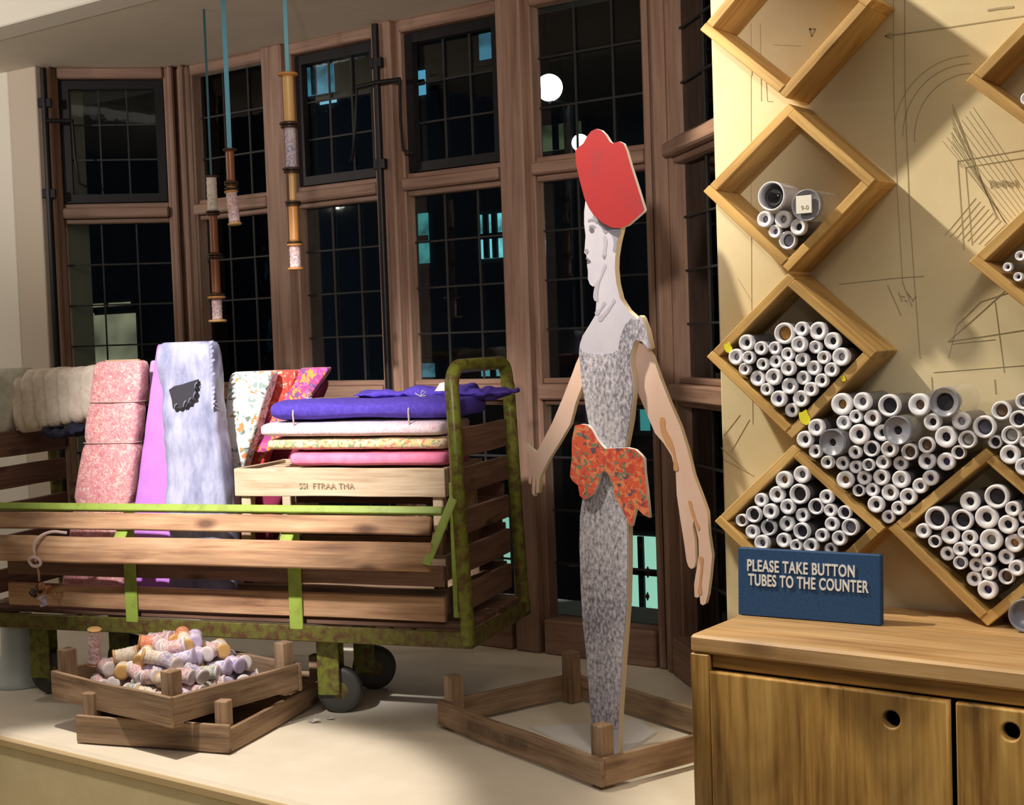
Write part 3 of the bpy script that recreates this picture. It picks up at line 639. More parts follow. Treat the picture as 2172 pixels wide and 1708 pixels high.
# ================================================================== CRATES
def crate(label, loc, rotz, L, W, boards, post, post_h, mat, group=None, side_boards=None, t=0.011, floor=True, floor_z=0.004, name='slatted_crate', tilt=None, inside_posts=True):
    """loc = world position of the base centre; boards [(z_low, height)]"""
    root = thing(name, label, 'crate', loc, rotz, group)
    if tilt: root.rotation_euler = (tilt[0], tilt[1], rotz)
    pi_ = t + 0.0005
    for sx in (-1, 1):
        for sy in (-1, 1):
            x = sx * (L / 2 - pi_ - post / 2); y = sy * (W / 2 - pi_ - post / 2)
            beam('corner_post', (x, y, 0.0), (x, y, post_h), post, post, mat, root, up=(0, 1, 0), bev=0.002)
    for (z, h) in boards:
        for sy in (-1, 1): beam('side_board', (-L / 2, sy * (W / 2 - t / 2), z + h / 2), (L / 2, sy * (W / 2 - t / 2), z + h / 2), t, h, mat, root, bev=0.0015, warp=0.003)
    for (z, h) in (side_boards or boards):
        for sx in (-1, 1): beam('side_board', (sx * (L / 2 - t / 2), -W / 2 + t + .0004, z + h / 2), (sx * (L / 2 - t / 2), W / 2 - t - .0004, z + h / 2), t, h, mat, root, bev=0.0015, warp=0.003)
    if floor:
        n = 4; ww = (W - 2 * t) / n
        for k in range(n):
            y = -W / 2 + t + ww * (k + .5); beam('base_slat', (-L / 2 + t + post, y, floor_z), (L / 2 - t - post, y, floor_z), ww * .88, 0.006, mat, root, bev=0.001)
    return root
# tray crate round the cut-out figure
FR = Vector((-1.470, 2.262)); aT = R(-18.5); uT = Vector((math.cos(aT), math.sin(aT))); vT = Vector((-uT.y, uT.x)); LT, WT = 0.60, 0.40
cT = FR - uT * LT / 2 + vT * WT / 2
tray = crate('wide shallow crate tray around the foot of the cut-out figure', (cT.x, cT.y, LZ + .0005), aT, LT, WT, [(0.008, 0.056)], 0.034, 0.125, M['crate'], floor=False)
stamp = plain('stamp_ink', (0.16, 0.11, 0.075), 0.9)
lettering('stamped_lettering', 'BUNTTAL  HORE', 0.027, stamp, tray, Matrix.Translation((-0.17, -WT / 2 - 0.0045, 0.027)), 0.0002, 1.1)

# lower and upper crate with spools
A1 = R(19); u1 = Vector((math.cos(A1), math.sin(A1))); v1 = Vector((-u1.y, u1.x))
fl_ = onZ(163, 1578, LZ); fr_ = onZ(487, 1603, LZ); L1 = (fr_.xy - fl_.xy).length; A1 = math.atan2(fr_.y - fl_.y, fr_.x - fl_.x)
u1 = Vector((math.cos(A1), math.sin(A1))); v1 = Vector((-u1.y, u1.x)); W1 = 0.50
c1 = (fl_.xy + fr_.xy) / 2 + v1 * W1 / 2
low = crate('lower slatted crate standing on the ledge under the crate of spools', (c1.x, c1.y, LZ + .0005), A1, L1, W1, [(0.004, 0.062)], 0.030, 0.115, M['crate'], side_boards=[(0.004, 0.052)])
UZ = 0.669
uf = onZ(352, 1556, UZ); ul = onZ(100, 1492, UZ); ur = onZ(655, 1478, UZ)
A2 = math.atan2(uf.y - ul.y, uf.x - ul.x); u2 = Vector((math.cos(A2), math.sin(A2))); v2 = Vector((-u2.y, u2.x)); L2 = (uf.xy - ul.xy).length
W2_ = abs((ur.xy - uf.xy).dot(v2)); 
print('CRATE2', L2, W2_, math.degrees(A2), math.degrees(math.atan2(ur.y - uf.y, ur.x - uf.x)), (ur.xy - uf.xy).length)
W2_ = min(max(W2_, 0.34), 0.48)
c2 = uf.xy - u2 * L2 / 2 + v2 * W2_ / 2 + v1 * 0.018
up_ = crate('upper slatted crate heaped with thread spools', (c2.x, c2.y, UZ), A2, L2, W2_, [(0.006, 0.066)], 0.034, 0.125, M['crate'], side_boards=[(0.012, 0.06)], floor_z=0.008)

# ---- spools
spm = {'pink': cloth('pink_thread', [(0, (0.62, 0.40, 0.38)), (.35, (0.75, 0.60, 0.58)), (.7, (0.50, 0.28, 0.33)), (.9, (.25, .18, .3))], 240, 0.7),
       'blue': cloth('blue_flecked_thread', [(0, (0.45, 0.40, 0.48)), (.4, (0.62, 0.55, 0.58)), (.65, (0.16, 0.18, 0.36)), (.9, (.55, .3, .3))], 240, 0.7),
       'red': cloth('orange_red_thread', [(0, (0.72, 0.16, 0.07)), (.5, (0.80, 0.36, 0.22)), (.8, (0.60, .45, .40))], 240, 0.7),
       'cream': cloth('cream_thread', [(0, (0.66, 0.56, 0.46)), (.5, (0.74, 0.66, 0.58)), (.8, (0.45, .36, .30))], 240, 0.7),
       'lilac': cloth('lilac_thread', [(0, (0.60, 0.52, 0.66)), (.5, (0.72, 0.66, 0.74)), (.8, (0.26, .22, .48))], 240, 0.7),
       'green': cloth('green_flecked_thread', [(0, (0.42, 0.42, 0.34)), (.5, (0.60, 0.52, 0.46)), (.8, (0.12, .24, .26))], 240, 0.7)}
wl_, wd_, wr_, wo_ = plain('light_spool_wood', (0.60, 0.36, 0.13), 0.4), plain('dark_spool_wood', (0.045, 0.022, 0.014), 0.25), plain('red_brown_spool_wood', (0.25, 0.085, 0.035), 0.35), plain('orange_spool_wood', (0.52, 0.24, 0.07), 0.35)
def spool(name, label, loc, r, h, body, fl1, fl2, group=None, thread=False, rb=0.62, ft=0.14, rot=None, rf2=1.0, z0=True):
    """spool with its axis on local z, base at z=0"""
    root = thing(name, label, 'spool', loc, 0, group)
    if rot: root.rotation_euler = rot
    f = r * ft * 2.2
    for nm, z, m_, q in (('flange', 0, fl1, rf2), ('flange', h - f, fl2, 1.0)):
        rr_ = r * q
        link(nm, mesh_from(lathe([(rr_ * .6, z), (rr_ * .9, z + f * .05), (rr_, z + f * .35), (rr_, z + f * .65), (rr_ * .9, z + f * .95), (rr_ * .6, z + f)], 20), nm, m_, True), root)
    if thread:
        n = 14; prof = [(r * rb * (1 + 0.05 * math.sin(k * 2.3)), f + (h - 2 * f) * k / n) for k in range(n + 1)]
        link('thread', mesh_from(lathe(prof, 20), 'thread', body, True), root)
    else:
        link('barrel', mesh_from(lathe([(r * rb * 1.06, f), (r * rb, f + .006), (r * rb, h - f - .006), (r * rb * 1.06, h - f)], 20), 'barrel', body, True), root)
    return root
paleF = plain('pale_flange', (0.66, 0.60, 0.62), 0.3); lilF = plain('lilac_flange', (0.50, 0.42, 0.62), 0.3)
kinds = []
for nm, body, f1, lab in (('thread_spool', 'pink', paleF, 'pink patterned thread spool in the heap in the upper crate'), ('thread_spool', 'blue', paleF, 'blue flecked thread spool in the heap in the upper crate'),
                          ('thread_spool', 'red', wo_, 'orange red thread spool in the heap in the upper crate'), ('thread_spool', 'cream', wl_, 'cream thread spool in the heap in the upper crate'),
                          ('thread_spool', 'lilac', lilF, 'lilac and violet thread spool in the heap in the upper crate'), ('thread_spool', 'green', paleF, 'green flecked thread spool in the heap in the upper crate')):
    o = spool(nm, lab, (0, 0, 0), 0.0185, 0.058, spm[body], f1, f1, 'spools heaped in the upper crate', True, 0.90, 0.14)
    kinds.append(o)
used = [False] * 6
def heap(kidx, lx, ly, lz, rot):
    o = kinds[kidx] if not used[kidx] else copy_tree(kinds[kidx]); used[kidx] = True
    p = Vector((c2.x, c2.y)) + u2 * lx + v2 * ly
    e = (Matrix.Rotation(A2, 4, 'Z') @ Matrix.Rotation(rot[2], 4, 'Z') @ Matrix.Rotation(rot[0], 4, 'X') )
    o.rotation_euler = e.to_euler(); ax = e.to_3x3() @ Vector((0, 0, 1)); o.location = Vector((p.x, p.y, UZ + lz)) - ax * 0.034
    return o
rnd = random.Random(9)
seq = 0
rows = [(0.042, 0.92, 5, 8), (0.076, 0.86, 5, 7), (0.106, 0.62, 4, 5), (0.132, 0.34, 3, 3)]
for (hz, sp, nx, ny) in rows:
    for i in range(nx):
        for j in range(ny):
            lx = (L2 - 0.10) * ((i + .5) / nx - .5) * sp; ly = (W2_ - 0.09) * ((j + .5) / ny - .5) * sp
            k = rnd.choice([0, 0, 1, 3, 3, 4, 5, 0, 1, 4] if not (hz > .1 and lx < 0.03 and ly > -.05) else [2, 2, 0, 3])
            heap(k, lx + rnd.uniform(-.006, .006), ly + rnd.uniform(-.005, .005), hz + rnd.uniform(-.005, .007), (R(90 + rnd.uniform(-16, 16)), 0, R(90 + rnd.uniform(-62, 62))))
q = onV(205, 1395, (c2.x, c2.y), math.degrees(A2)); 
spool('thread_spool', 'tall pink bobbin standing upright at the back left of the heap', onV(200, 1412, (c2.x - .03, c2.y + .0), 36), 0.017, 0.094, spm['pink'], wr_, wl_, None, True, 0.85, 0.12, rot=(R(4), R(10), 0))

# hanging chains of spools on ribbons
rib = plain('blue_ribbon', (0.10, 0.36, 0.50), 0.35, Sheen_Weight=0.3); rib2 = plain('teal_ribbon', (0.010, 0.085, 0.11), 0.5)
def chain(name, px, pytop, pybot, Y, items, mat, rw, label, xs_=None):
    """items: (py0, py1, r_px, rb, body, f1, f2, thread, label)"""
    p1 = onY(*pybot, Y); top = Vector((p1.x, p1.y, SOF))
    o = link('ribbon', mesh_from(bevelled_box(rw, 0.0012, SOF - p1.z, 0.0003), 'ribbon', mat), None, Matrix.Translation(((p1.x), p1.y, (SOF + p1.z) / 2)) @ Matrix.Rotation(YAW, 4, 'Z'))
    tag(o, label, 'ribbon')
    dep = (p1 - EY).dot(Vector((-math.sin(YAW), math.cos(YAW), 0)))
    for (y0, y1, rp, rb, body, f1, f2, th, lab, tilt) in items:
        za = onY(pybot[0] + (y0 - pybot[1]) * .04, y0, Y).z; zb = onY(pybot[0] + (y1 - pybot[1]) * .04, y1, Y).z
        spool('spool', lab, (p1.x + tilt[0], p1.y, zb), rp * 1.14 * dep / F, za - zb - .0005, body, f2, f1, None, th, rb * .9, 0.14, rot=(0, tilt[1], 0))
chain('A', 0, 0, (448, 372), 2.72, [
    (372, 452, 13, .80, spm['cream'], wd_, wd_, True, 'cream patterned spool at the top of the left hanging chain', (0, 0)),
    (452, 543, 13, .66, wr_, wd_, wd_, False, 'red-brown spool second from the top of the left hanging chain', (0, 0)),
    (543, 628, 15, .60, wr_, wd_, wd_, False, 'red-brown spool third from the top of the left hanging chain', (0, 0)),
    (628, 684, 17, .62, spm['pink'], wo_, wl_, True, 'pink wrapped spool with tan flanges at the foot of the left hanging chain', (0, 0))], rib2, 0.0065, 'dark teal ribbon holding the left spool chain')
chain('B', 0, 0, (487, 315), 2.60, [
    (315, 390, 13, .66, wr_, wd_, wd_, False, 'brown spool at the top of the short hanging chain', (0, 0)),
    (390, 403, 13, .7, wo_, wd_, wd_, False, 'small stacked flange spool in the short hanging chain', (0, 0)),
    (404, 478, 13, .88, spm['pink'], wo_, wl_, True, 'pale pink tilted spool at the foot of the short hanging chain', (0.008, R(-6)))], rib, 0.0125, 'wide blue ribbon holding the short spool chain')
chain('C', 0, 0, (610, 154), 2.62, [
    (154, 266, 19, .60, wl_, wo_, wd_, False, 'light wood spool at the top of the right hanging chain', (0, 0)),
    (266, 362, 17, .66, spm['blue'], wd_, wd_, True, 'blue patterned spool second from the top of the right hanging chain', (0, 0)),
    (362, 432, 15, .45, wl_, wd_, wd_, False, 'thin light wood spool third from the top of the right hanging chain', (0, 0)),
    (432, 517, 14, .72, wo_, wd_, wd_, False, 'orange-brown spool fourth from the top of the right hanging chain', (0, 0)),
    (517, 573, 15, .76, spm['pink'], wo_, wo_, True, 'pink wrapped spool at the foot of the right hanging chain', (0, 0))], rib, 0.0105, 'blue ribbon holding the long right spool chain')

# ================================================================== TROLLEY
TA = 16.5; TC = Vector((-1.947, 2.476, LZ)); tu = Vector((math.cos(R(TA)), math.sin(R(TA)), 0)); tv = Vector((-tu.y, tu.x, 0)); TL = 1.42; TD = 0.40
def TW_(x, y, z): return Vector((TC.x, TC.y, 0)) + tu * x + tv * y + Vector((0, 0, z))       # trolley frame (z absolute) -> world
tr = thing('flatbed_trolley', 'green iron and wood slat trolley carrying bolts of fabric', 'trolley', tuple(TC), R(TA))
Z = lambda z: z - LZ
def tb(name, x0, x1, y, z0, z1, th, mat, warp=0.0): return beam(name, (x0, y, Z((z0 + z1) / 2)), (x1, y, Z((z0 + z1) / 2)), th, z1 - z0, mat, tr, bev=0.002, warp=warp)
tb('frame_rail', -TL, 0.0, 0.006, 0.790, 0.828, 0.012, M['green_rust']); tb('frame_rail', -TL, 0.0, TD + .006, 0.790, 0.828, 0.012, M['green_rust'])
for x in (-TL + .006, -0.006): beam('frame_rail', (x, 0.0125, Z(.809)), (x, TD - .0005, Z(.809)), 0.012, 0.038, M['green_rust'], tr)
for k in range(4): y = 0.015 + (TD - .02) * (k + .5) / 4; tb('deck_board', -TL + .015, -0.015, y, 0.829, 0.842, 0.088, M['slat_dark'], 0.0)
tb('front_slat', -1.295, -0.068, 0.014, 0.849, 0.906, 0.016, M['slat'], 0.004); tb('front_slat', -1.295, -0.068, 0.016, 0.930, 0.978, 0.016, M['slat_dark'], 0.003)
for x in (-0.915, -0.452): beam('strap', (x, 0.0015, Z(0.818)), (x, 0.0015, Z(1.062)), 0.036, 0.005, M['green_clean'], tr, up=(0, 1, 0))
beam('strap', (-0.048, 0.0285, Z(0.855)), (-0.048, 0.0285, Z(1.170)), 0.016, 0.005, M['green_clean'], tr, up=(0, 1, 0))
# hinged front flap leaning out at the foot
n_ = Vector((0, -0.13, -0.10)).normalized()
def flap(name, x0, x1, y, z, h, th, mat, warp=0): return beam(name, (x0, y, Z(z)), (x1, y, Z(z)), th, h, mat, tr, up=(0, 0.42, 1), bev=0.002, warp=warp)
flap('flap_bar', -TL, -0.06, 0.0, 1.107, 0.018, 0.020, M['green_clean']); flap('flap_slat', -1.32, -0.083, -0.022, 1.0755, 0.042, 0.014, M['slat'], 0.003); flap('flap_slat', -1.30, -0.058, -0.085, 1.014, 0.064, 0.015, M['slat'], 0.004)
beam('flap_arm', (-0.028, 0.0, Z(1.150)), (-0.064, -0.102, Z(1.000)), 0.022, 0.004, M['green_clean'], tr, up=(0, -1, 0.6))
for x in (-0.915, -0.452): beam('flap_arm', (x, 0.012, Z(1.098)), (x, -0.060, Z(1.005)), 0.034, 0.004, M['green_clean'], tr, up=(0, -1, 0.8))
# end hoops
def hoop(x, mat):
    y0, y1 = 0.0, TD - 0.01; pts = [(x, y0 + .004, Z(.80)), (x - .010, y0 + .004, Z(1.10)), (x - .018, y0 + .006, Z(1.375))]
    for a in range(0, 91, 15): pts.append((x - .020, y0 + .058 - .05 * math.cos(R(a)), Z(1.385 + .052 * math.sin(R(a)))))
    for a in range(90, -1, -15): pts.append((x - .020, y1 - .058 + .05 * math.cos(R(a)), Z(1.385 + .052 * math.sin(R(a)))))
    pts += [(x - .018, y1 - .006, Z(1.375)), (x - .010, y1 - .004, Z(1.10)), (x, y1, Z(.80))]
    tube('hoop_handle', pts, 0.0165, mat, tr)
hoop(-0.012, M['green']); hoop(-TL + .006, M['green'])
for x, xx in ((-0.040, 0), (-TL + .040, 1)):
    for z0, z1 in ((1.225, 1.293), (1.140, 1.200), (1.045, 1.102), (0.955, 1.015), (0.865, 0.926)):
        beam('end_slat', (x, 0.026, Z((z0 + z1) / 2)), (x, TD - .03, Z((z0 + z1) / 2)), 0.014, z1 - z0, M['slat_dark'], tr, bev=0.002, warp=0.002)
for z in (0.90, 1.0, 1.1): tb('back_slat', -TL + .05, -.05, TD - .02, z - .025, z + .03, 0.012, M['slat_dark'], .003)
# castors
tyre = plain('castor_tyre', (0.05, 0.05, 0.045), 0.5); gr2 = M['green_rust']
def castor(x, y, rot, r=0.056):
    ct_ = bpy.data.objects.new('castor', mesh_from(lathe([(r * .72, -.014), (r * .94, -.015), (r, -.010), (r, .010), (r * .94, .015), (r * .72, .014)], 28), 'castor', tyre, True)); C.objects.link(ct_); ct_.parent = tr
    ct_.matrix_local = Matrix.Translation((x, y, r + .0005)) @ Matrix.Rotation(rot, 4, 'Z') @ Matrix.Rotation(R(90), 4, 'X')
    link('wheel_disc', mesh_from(lathe([(r * .16, -.017), (r * .70, -.010), (r * .74, -.0135), (r * .74, .0135), (r * .70, .010), (r * .16, .017)], 24), 'wheel_disc', M['green_rust']), ct_)
    for s in (-1, 1): link('fork_cheek', mesh_from(bevelled_box(0.055, 0.135, 0.004, .002), 'fork_cheek', M['green']), ct_, Matrix.Translation((-0.022, 0.058, s * 0.024)) )
    link('fork_plate', mesh_from(bevelled_box(0.085, 0.008, 0.07, .002), 'fork_plate', M['green']), ct_, Matrix.Translation((-0.015, 0.129, 0)))
castor(-0.385, 0.085, R(12)); castor(-0.40, 0.31, R(20)); castor(-1.23, 0.085, R(12)); castor(-1.15, 0.31, R(30))

# ------------------------------------------------------------------ crates and fabric on the trolley
tc1 = TW_(-0.360, 0.185, 1.0495)
cr_pale = crate('pale wooden crate on the trolley under the lying fabric', (tc1.x, tc1.y, 1.0495 ), R(TA + 0.5), 0.560, 0.255, [(0.082, 0.068)], 0.026, 0.140, M['crate_pale'], floor=True, floor_z=0.142)
lettering('stamped_lettering', 'SSI  FTRAA TMA', 0.020, plain('faded_stamp_ink', (0.40, 0.29, 0.20), 0.9), cr_pale, Matrix.Translation((-0.10, -0.255 / 2 - 0.004, 0.102)), 0.0002, 1.05)
tc2 = TW_(-0.360, 0.190, 0.843)
crate('lower wooden crate half hidden behind the trolley front slats', (tc2.x, tc2.y, 0.8435), R(TA), 0.56, 0.28, [(0.012, 0.06), (0.092, 0.06)], 0.026, 0.2055, M['crate'])
tc3 = TW_(-1.20, 0.20, 0.843)

def soft_prism(path, halfs, thick, n=40, seg=44, amp=0.004, fs=9.0, power=5.0, pinch=(), seed=0.0, U=None, V=None, edge_r=0.5):
    """cloth bolt: cross-section superellipse, path [P0..P1] with half widths (bottom,top)"""
    P0, P1 = Vector(path[0]), Vector(path[1]); ax = (P1 - P0).normalized(); L = (P1 - P0).length
    bm = bmesh.new(); rings = []
    ends = [0.0, 0.004, 0.012, 0.024]
    ss = [e for e in ends] + [0.024 + (L - 0.048) * k / n for k in range(1, n)] + [L - e for e in reversed(ends)]
    for s in ss:
        f = s / L; hw = halfs[0] + (halfs[1] - halfs[0]) * f; th = thick[0] + (thick[1] - thick[0]) * f
        e = min(s, L - s); k = 1.0 if e >= 0.024 else 0.80 + 0.20 * math.sqrt(max(0, 1 - (1 - e / 0.024) ** 2))
        for (pf, pa) in pinch: k *= 1 - pa * math.exp(-((f - pf) / 0.018) ** 2)
        ring = []
        for j in range(seg):
            a = 2 * math.pi * j / seg; c, s_ = math.cos(a), math.sin(a)
            x = math.copysign(abs(c) ** (2 / power), c); y = math.copysign(abs(s_) ** (2 / power), s_)
            p = P0 + ax * s + U * (x * hw * k) + V * (y * th * k)
            nn = (U * x * th + V * y * hw).normalized()
            q = p * fs + Vector((seed, seed * 1.7, 0)); d = noise.noise(q) * amp + noise.noise(q * 3.1) * amp * .4 + (abs(noise.noise(Vector((q.x * 1.2 + q.z * .9, q.y, q.z * .35 + 9)))) - .3) * amp * .9
            ring.append(bm.verts.new(p + nn * d))
        rings.append(ring)
    for i in range(len(rings) - 1):
        for j in range(seg): bm.faces.new((rings[i][j], rings[i][(j + 1) % seg], rings[i + 1][(j + 1) % seg], rings[i + 1][j]))
    bm.faces.new(rings[0]); bm.faces.new(rings[-1])
    return bm
UX, UY, UZV = Vector((1, 0, 0)), Vector((0, 1, 0)), Vector((0, 0, 1))
def bolt(label, p0, p1, hw, th, mat, pinch=(), amp=0.004, fs=9.0, U=UX, V=UY, power=5.0, name='fabric_bolt', cap=None, group=None, ties=(), board=None, seed=None):
    """standing or lying bolt in trolley frame; returns root empty"""
    base = TW_(*p0); root = thing(name, label, 'fabric', tuple(base), R(TA), group)
    d = Vector(p1) - Vector(p0)
    bm = soft_prism([Vector((0, 0, 0)), d], hw, th, amp=amp, fs=fs, U=U, V=V, power=power, pinch=pinch, seed=random.uniform(0, 40) if seed is None else seed)
    link('cloth', mesh_from(bm, 'cloth', mat, True), root)
    if cap:   # cardboard core showing at the end
        ax = d.normalized(); pts = d + ax * 0.0015
        m_, L_ = frame_x(pts - U * hw[1] * .7, pts + U * hw[1] * .7, V); link('core_board', mesh_from(bevelled_box(L_, 0.004, 0.010, .001), 'core_board', cap), root, m_)
    for f in ties:
        pc = d * f; k = 0.95
        w_ = hw[0] + (hw[1] - hw[0]) * f; t_ = th[0] + (th[1] - th[0]) * f; pts = []
        for j in range(33):
            a = 2 * math.pi * j / 32; c, s_ = math.cos(a), math.sin(a)
            pts.append(pc + U * math.copysign(abs(c) ** (2 / power), c) * (w_ + .001) * k + V * math.copysign(abs(s_) ** (2 / power), s_) * (t_ + .001) * k)
        tube('tie', pts, 0.0016, plain('string', (0.45, 0.33, 0.30), 0.8), root)
    return root
pinkf = cloth('pink_floral', [(0, (0.74, 0.30, 0.32)), (.45, (0.80, 0.42, 0.43)), (.70, (0.60, 0.22, 0.26)), (.86, (0.86, 0.60, 0.55))], 190, 0.85)
purp = mottled('orchid_cotton', (0.50, 0.19, 0.66), (0.56, 0.23, 0.72), 6, 0.75, bump=0.05)
silk = mottled('silver_blue_silk', (0.22, 0.24, 0.38), (0.46, 0.47, 0.64), 26, 0.40, 0, 0.36, 0.64, 0.6, stretch=(1, 1, .35))
floral = cloth('white_floral', [(0, (0.82, 0.80, 0.74)), (.52, (0.30, 0.40, 0.38)), (.64, (0.84, 0.82, 0.78)), (.80, (0.72, 0.26, 0.08)), (.88, (.8, .78, .72)), (.94, (.15, .22, .18))], 105, 0.8)
redf = cloth('red_print', [(0, (0.62, 0.05, 0.035)), (.6, (0.70, 0.12, 0.07)), (.85, (0.75, 0.4, 0.3))], 130, 0.8)
pais = cloth('magenta_orange_print', [(0, (0.55, 0.05, 0.20)), (.35, (0.80, 0.28, 0.05)), (.55, (0.30, 0.04, 0.22)), (.72, (0.72, 0.10, 0.32)), (.88, (.14, .07, .22))], 120, 0.8)
maroon = mottled('dark_maroon_cloth', (0.20, 0.012, 0.05), (0.26, 0.02, 0.07), 12, 0.8)
olive = cloth('olive_floral', [(0, (0.42, 0.36, 0.22)), (.4, (0.55, 0.50, 0.38)), (.7, (0.22, 0.20, 0.12)), (.9, (.6, .56, .5))], 150, 0.85)
fluffy = mottled('cream_fleece', (0.66, 0.57, 0.48), (0.76, 0.67, 0.58), 60, 0.95, 0, 0.4, 0.6, 0.5)
fluffy2 = mottled('pale_fleece', (0.52, 0.50, 0.42), (0.60, 0.58, 0.50), 60, 0.95, 0, 0.4, 0.6, 0.5)
navyc = plain('navy_cloth', (0.012, 0.012, 0.035), 0.85); darkp = plain('dark_violet_cloth', (0.07, 0.035, 0.12), 0.85)
indigo = mottled('indigo_felt', (0.065, 0.035, 0.36), (0.085, 0.05, 0.44), 90, 0.9, bump=0.3)
pinkw = cloth('pale_pink_print', [(0, (0.78, 0.58, 0.64)), (.5, (0.84, 0.72, 0.76)), (.8, (0.70, 0.42, 0.52))], 240, 0.8)
multi = cloth('yellow_multi_print', [(0, (0.72, 0.58, 0.24)), (.3, (0.70, 0.25, 0.12)), (.45, (0.75, 0.66, 0.42)), (.65, (0.28, 0.36, 0.20)), (.8, (.74, .5, .4))], 130, 0.8)
hotp = mottled('rose_cotton', (0.78, 0.20, 0.36), (0.82, 0.26, 0.42), 20, 0.8)
card = plain('cardboard', (0.50, 0.36, 0.22), 0.9)
DZ = 0.845
bolt('olive floral bolt peeking out left of the pink one', (-1.155, 0.235, DZ), (-1.085, 0.25, 1.27), (.055, .05), (.03, .028), olive)
bolt('tall pink floral bolt tied in three places', (-1.125, 0.135, DZ), (-1.030, 0.175, 1.472), (.098, .074), (.032, .030), pinkf, pinch=((.40, .10), (.66, .10), (.83, .09)), cap=card, ties=(.405, .66, .83), amp=.003)
bolt('lilac folded bolt behind the orchid one', (-0.985, 0.25, DZ), (-0.975, 0.27, 1.47), (.035, .028), (.02, .02), mottled('lilac_cloth', (0.52, 0.36, 0.58), (0.58, 0.42, 0.64), 8, 0.8))
bolt('plain orchid purple bolt', (-0.950, 0.125, DZ), (-0.902, 0.19, 1.512), (.078, .020), (.022, .020), purp, amp=.003)
sb = bolt('crumpled silver blue satin bolt with a dark tear', (-0.770, 0.125, DZ), (-0.812, 0.155, 1.516), (.093, .080), (.040, .038), silk, amp=.009, fs=12, pinch=((.66, .05),))
bp_ = Vector((-0.795, 0.109, 1.378)) - Vector((-0.770, 0.125, DZ)); rg = random.Random(3)
pts = [(-.046, .018), (-.030, .027), (-.006, .031), (.020, .038), (.040, .043), (.041, .034), (.034, .030), (.038, .022), (.030, .017), (.036, .008), (.029, .002), (.032, -.006), (.020, -.010), (.017, -.018), (.008, -.019), (.003, -.027), (-.006, -.025), (-.014, -.032), (-.022, -.028), (-.031, -.033), (-.037, -.029), (-.039, -.008)]
o = plate('tear_lining', [pts], 0.005, plain('charcoal_lining', (0.035, 0.033, 0.045), 0.9), sb, Matrix.Translation(bp_ + Vector((0, -.012, 0))))
fr_m = silk
for k, (fx, fz) in enumerate(((-.030, -.030), (-.004, -.026), (.012, -.016), (.026, -.004), (.032, .022))):
    tube('loose_thread', [(fx, -.014, fz), (fx + .004, -.018, fz + .008), (fx + .010, -.019, fz + .013 + .003 * (k % 2))], 0.0010, silk, sb, spline='BEZIER').location = bp_
bm = bmesh.new()
for k in range(15):
    z = .04 + k * .0115; x = .075; h = rg.uniform(.000, .010); x -= .004
    a = [bm.verts.new((x + dx, 0, z + zz)) for dx, zz in ((-.006, -.006), (-.006, .006), (h, .008), (h, .004))]; b = [bm.verts.new(v.co + Vector((0, .0012, 0))) for v in a]; bm.faces.new(a); bm.faces.new(b)
    for i in range(4): bm.faces.new((a[i], a[(i + 1) % 4], b[(i + 1) % 4], b[i]))
link('fray', mesh_from(bm, 'fray', fr_m), sb, Matrix.Translation(bp_ + Vector((0.005, -.002, -.07))))
bolt('white floral bolt with orange and green flowers', (-0.860, 0.245, DZ), (-0.672, 0.240, 1.434), (.014, .064), (.030, .028), floral)
bolt('red printed bolt behind the white floral one', (-0.860, 0.305, DZ), (-0.635, 0.300, 1.434), (.016, .062), (.022, .022), redf)
bolt('dark maroon bolt leaning behind the magenta print', (-0.800, 0.352, 0.90), (-0.580, 0.350, 1.405), (.050, .060), (.026, .024), maroon)
bolt('magenta and orange printed bolt leaning right', (-0.700, 0.270, 1.222), (-0.535, 0.318, 1.438), (.052, .046), (.018, .018), pais)
# lying stack: axis along x, U = y (depth), V = z (height)
def lying(label, x0, x1, y, z, hd, hh, mat, amp=.002, ties=(), power=3.5, dz=0.0, cap=None):
    return bolt(label, (x0, y, z), (x1, y, z + dz), (hd, hd), (hh, hh), mat, U=UY, V=UZV, amp=amp, power=power, ties=ties, fs=7, cap=cap)
zz = 1.2005
lying('rose pink bolt at the bottom of the lying stack', -0.495, -0.085, 0.165, zz + .0195, .098, .018, hotp, amp=.0025)
lying('yellow multicoloured bolt second from the bottom of the lying stack', -0.555, -0.085, 0.170, zz + .0555, .105, .0155, multi, amp=.0025)
lying('pale pink print bolt under the indigo felt', -0.568, -0.088, 0.165, zz + .0915, .108, .0185, pinkw, amp=.001)
ib = lying('folded indigo felt on top of the lying stack, tied with string', -0.545, -0.055, 0.185, zz + .1375, .120, .0240, indigo, amp=.004, power=3.2)
for fx in (-0.47, -0.165):
    pts = []
    for j in range(41):
        a = 2 * math.pi * j / 40; c, s_ = math.cos(a), math.sin(a)
        pts.append(Vector((fx + .545 - 0.006 * s_, math.copysign(abs(c) ** .62, c) * .124, -.022 + math.copysign(abs(s_) ** .62, s_) * .0455)))
    tube('string_tie', pts, 0.0022, plain('string', (0.46, 0.36, 0.34), 0.8), ib)
    tube('string_bow', [Vector((fx + .545 + a, -.05 + b, .027 + c)) for a, b, c in ((-.014, 0, .008), (0, 0, 0), (.012, .004, .010), (.004, 0, .014), (0, 0, 0), (.016, -.004, .002))], 0.0016, plain('string', (0.36, 0.34, 0.38), 0.8), ib)
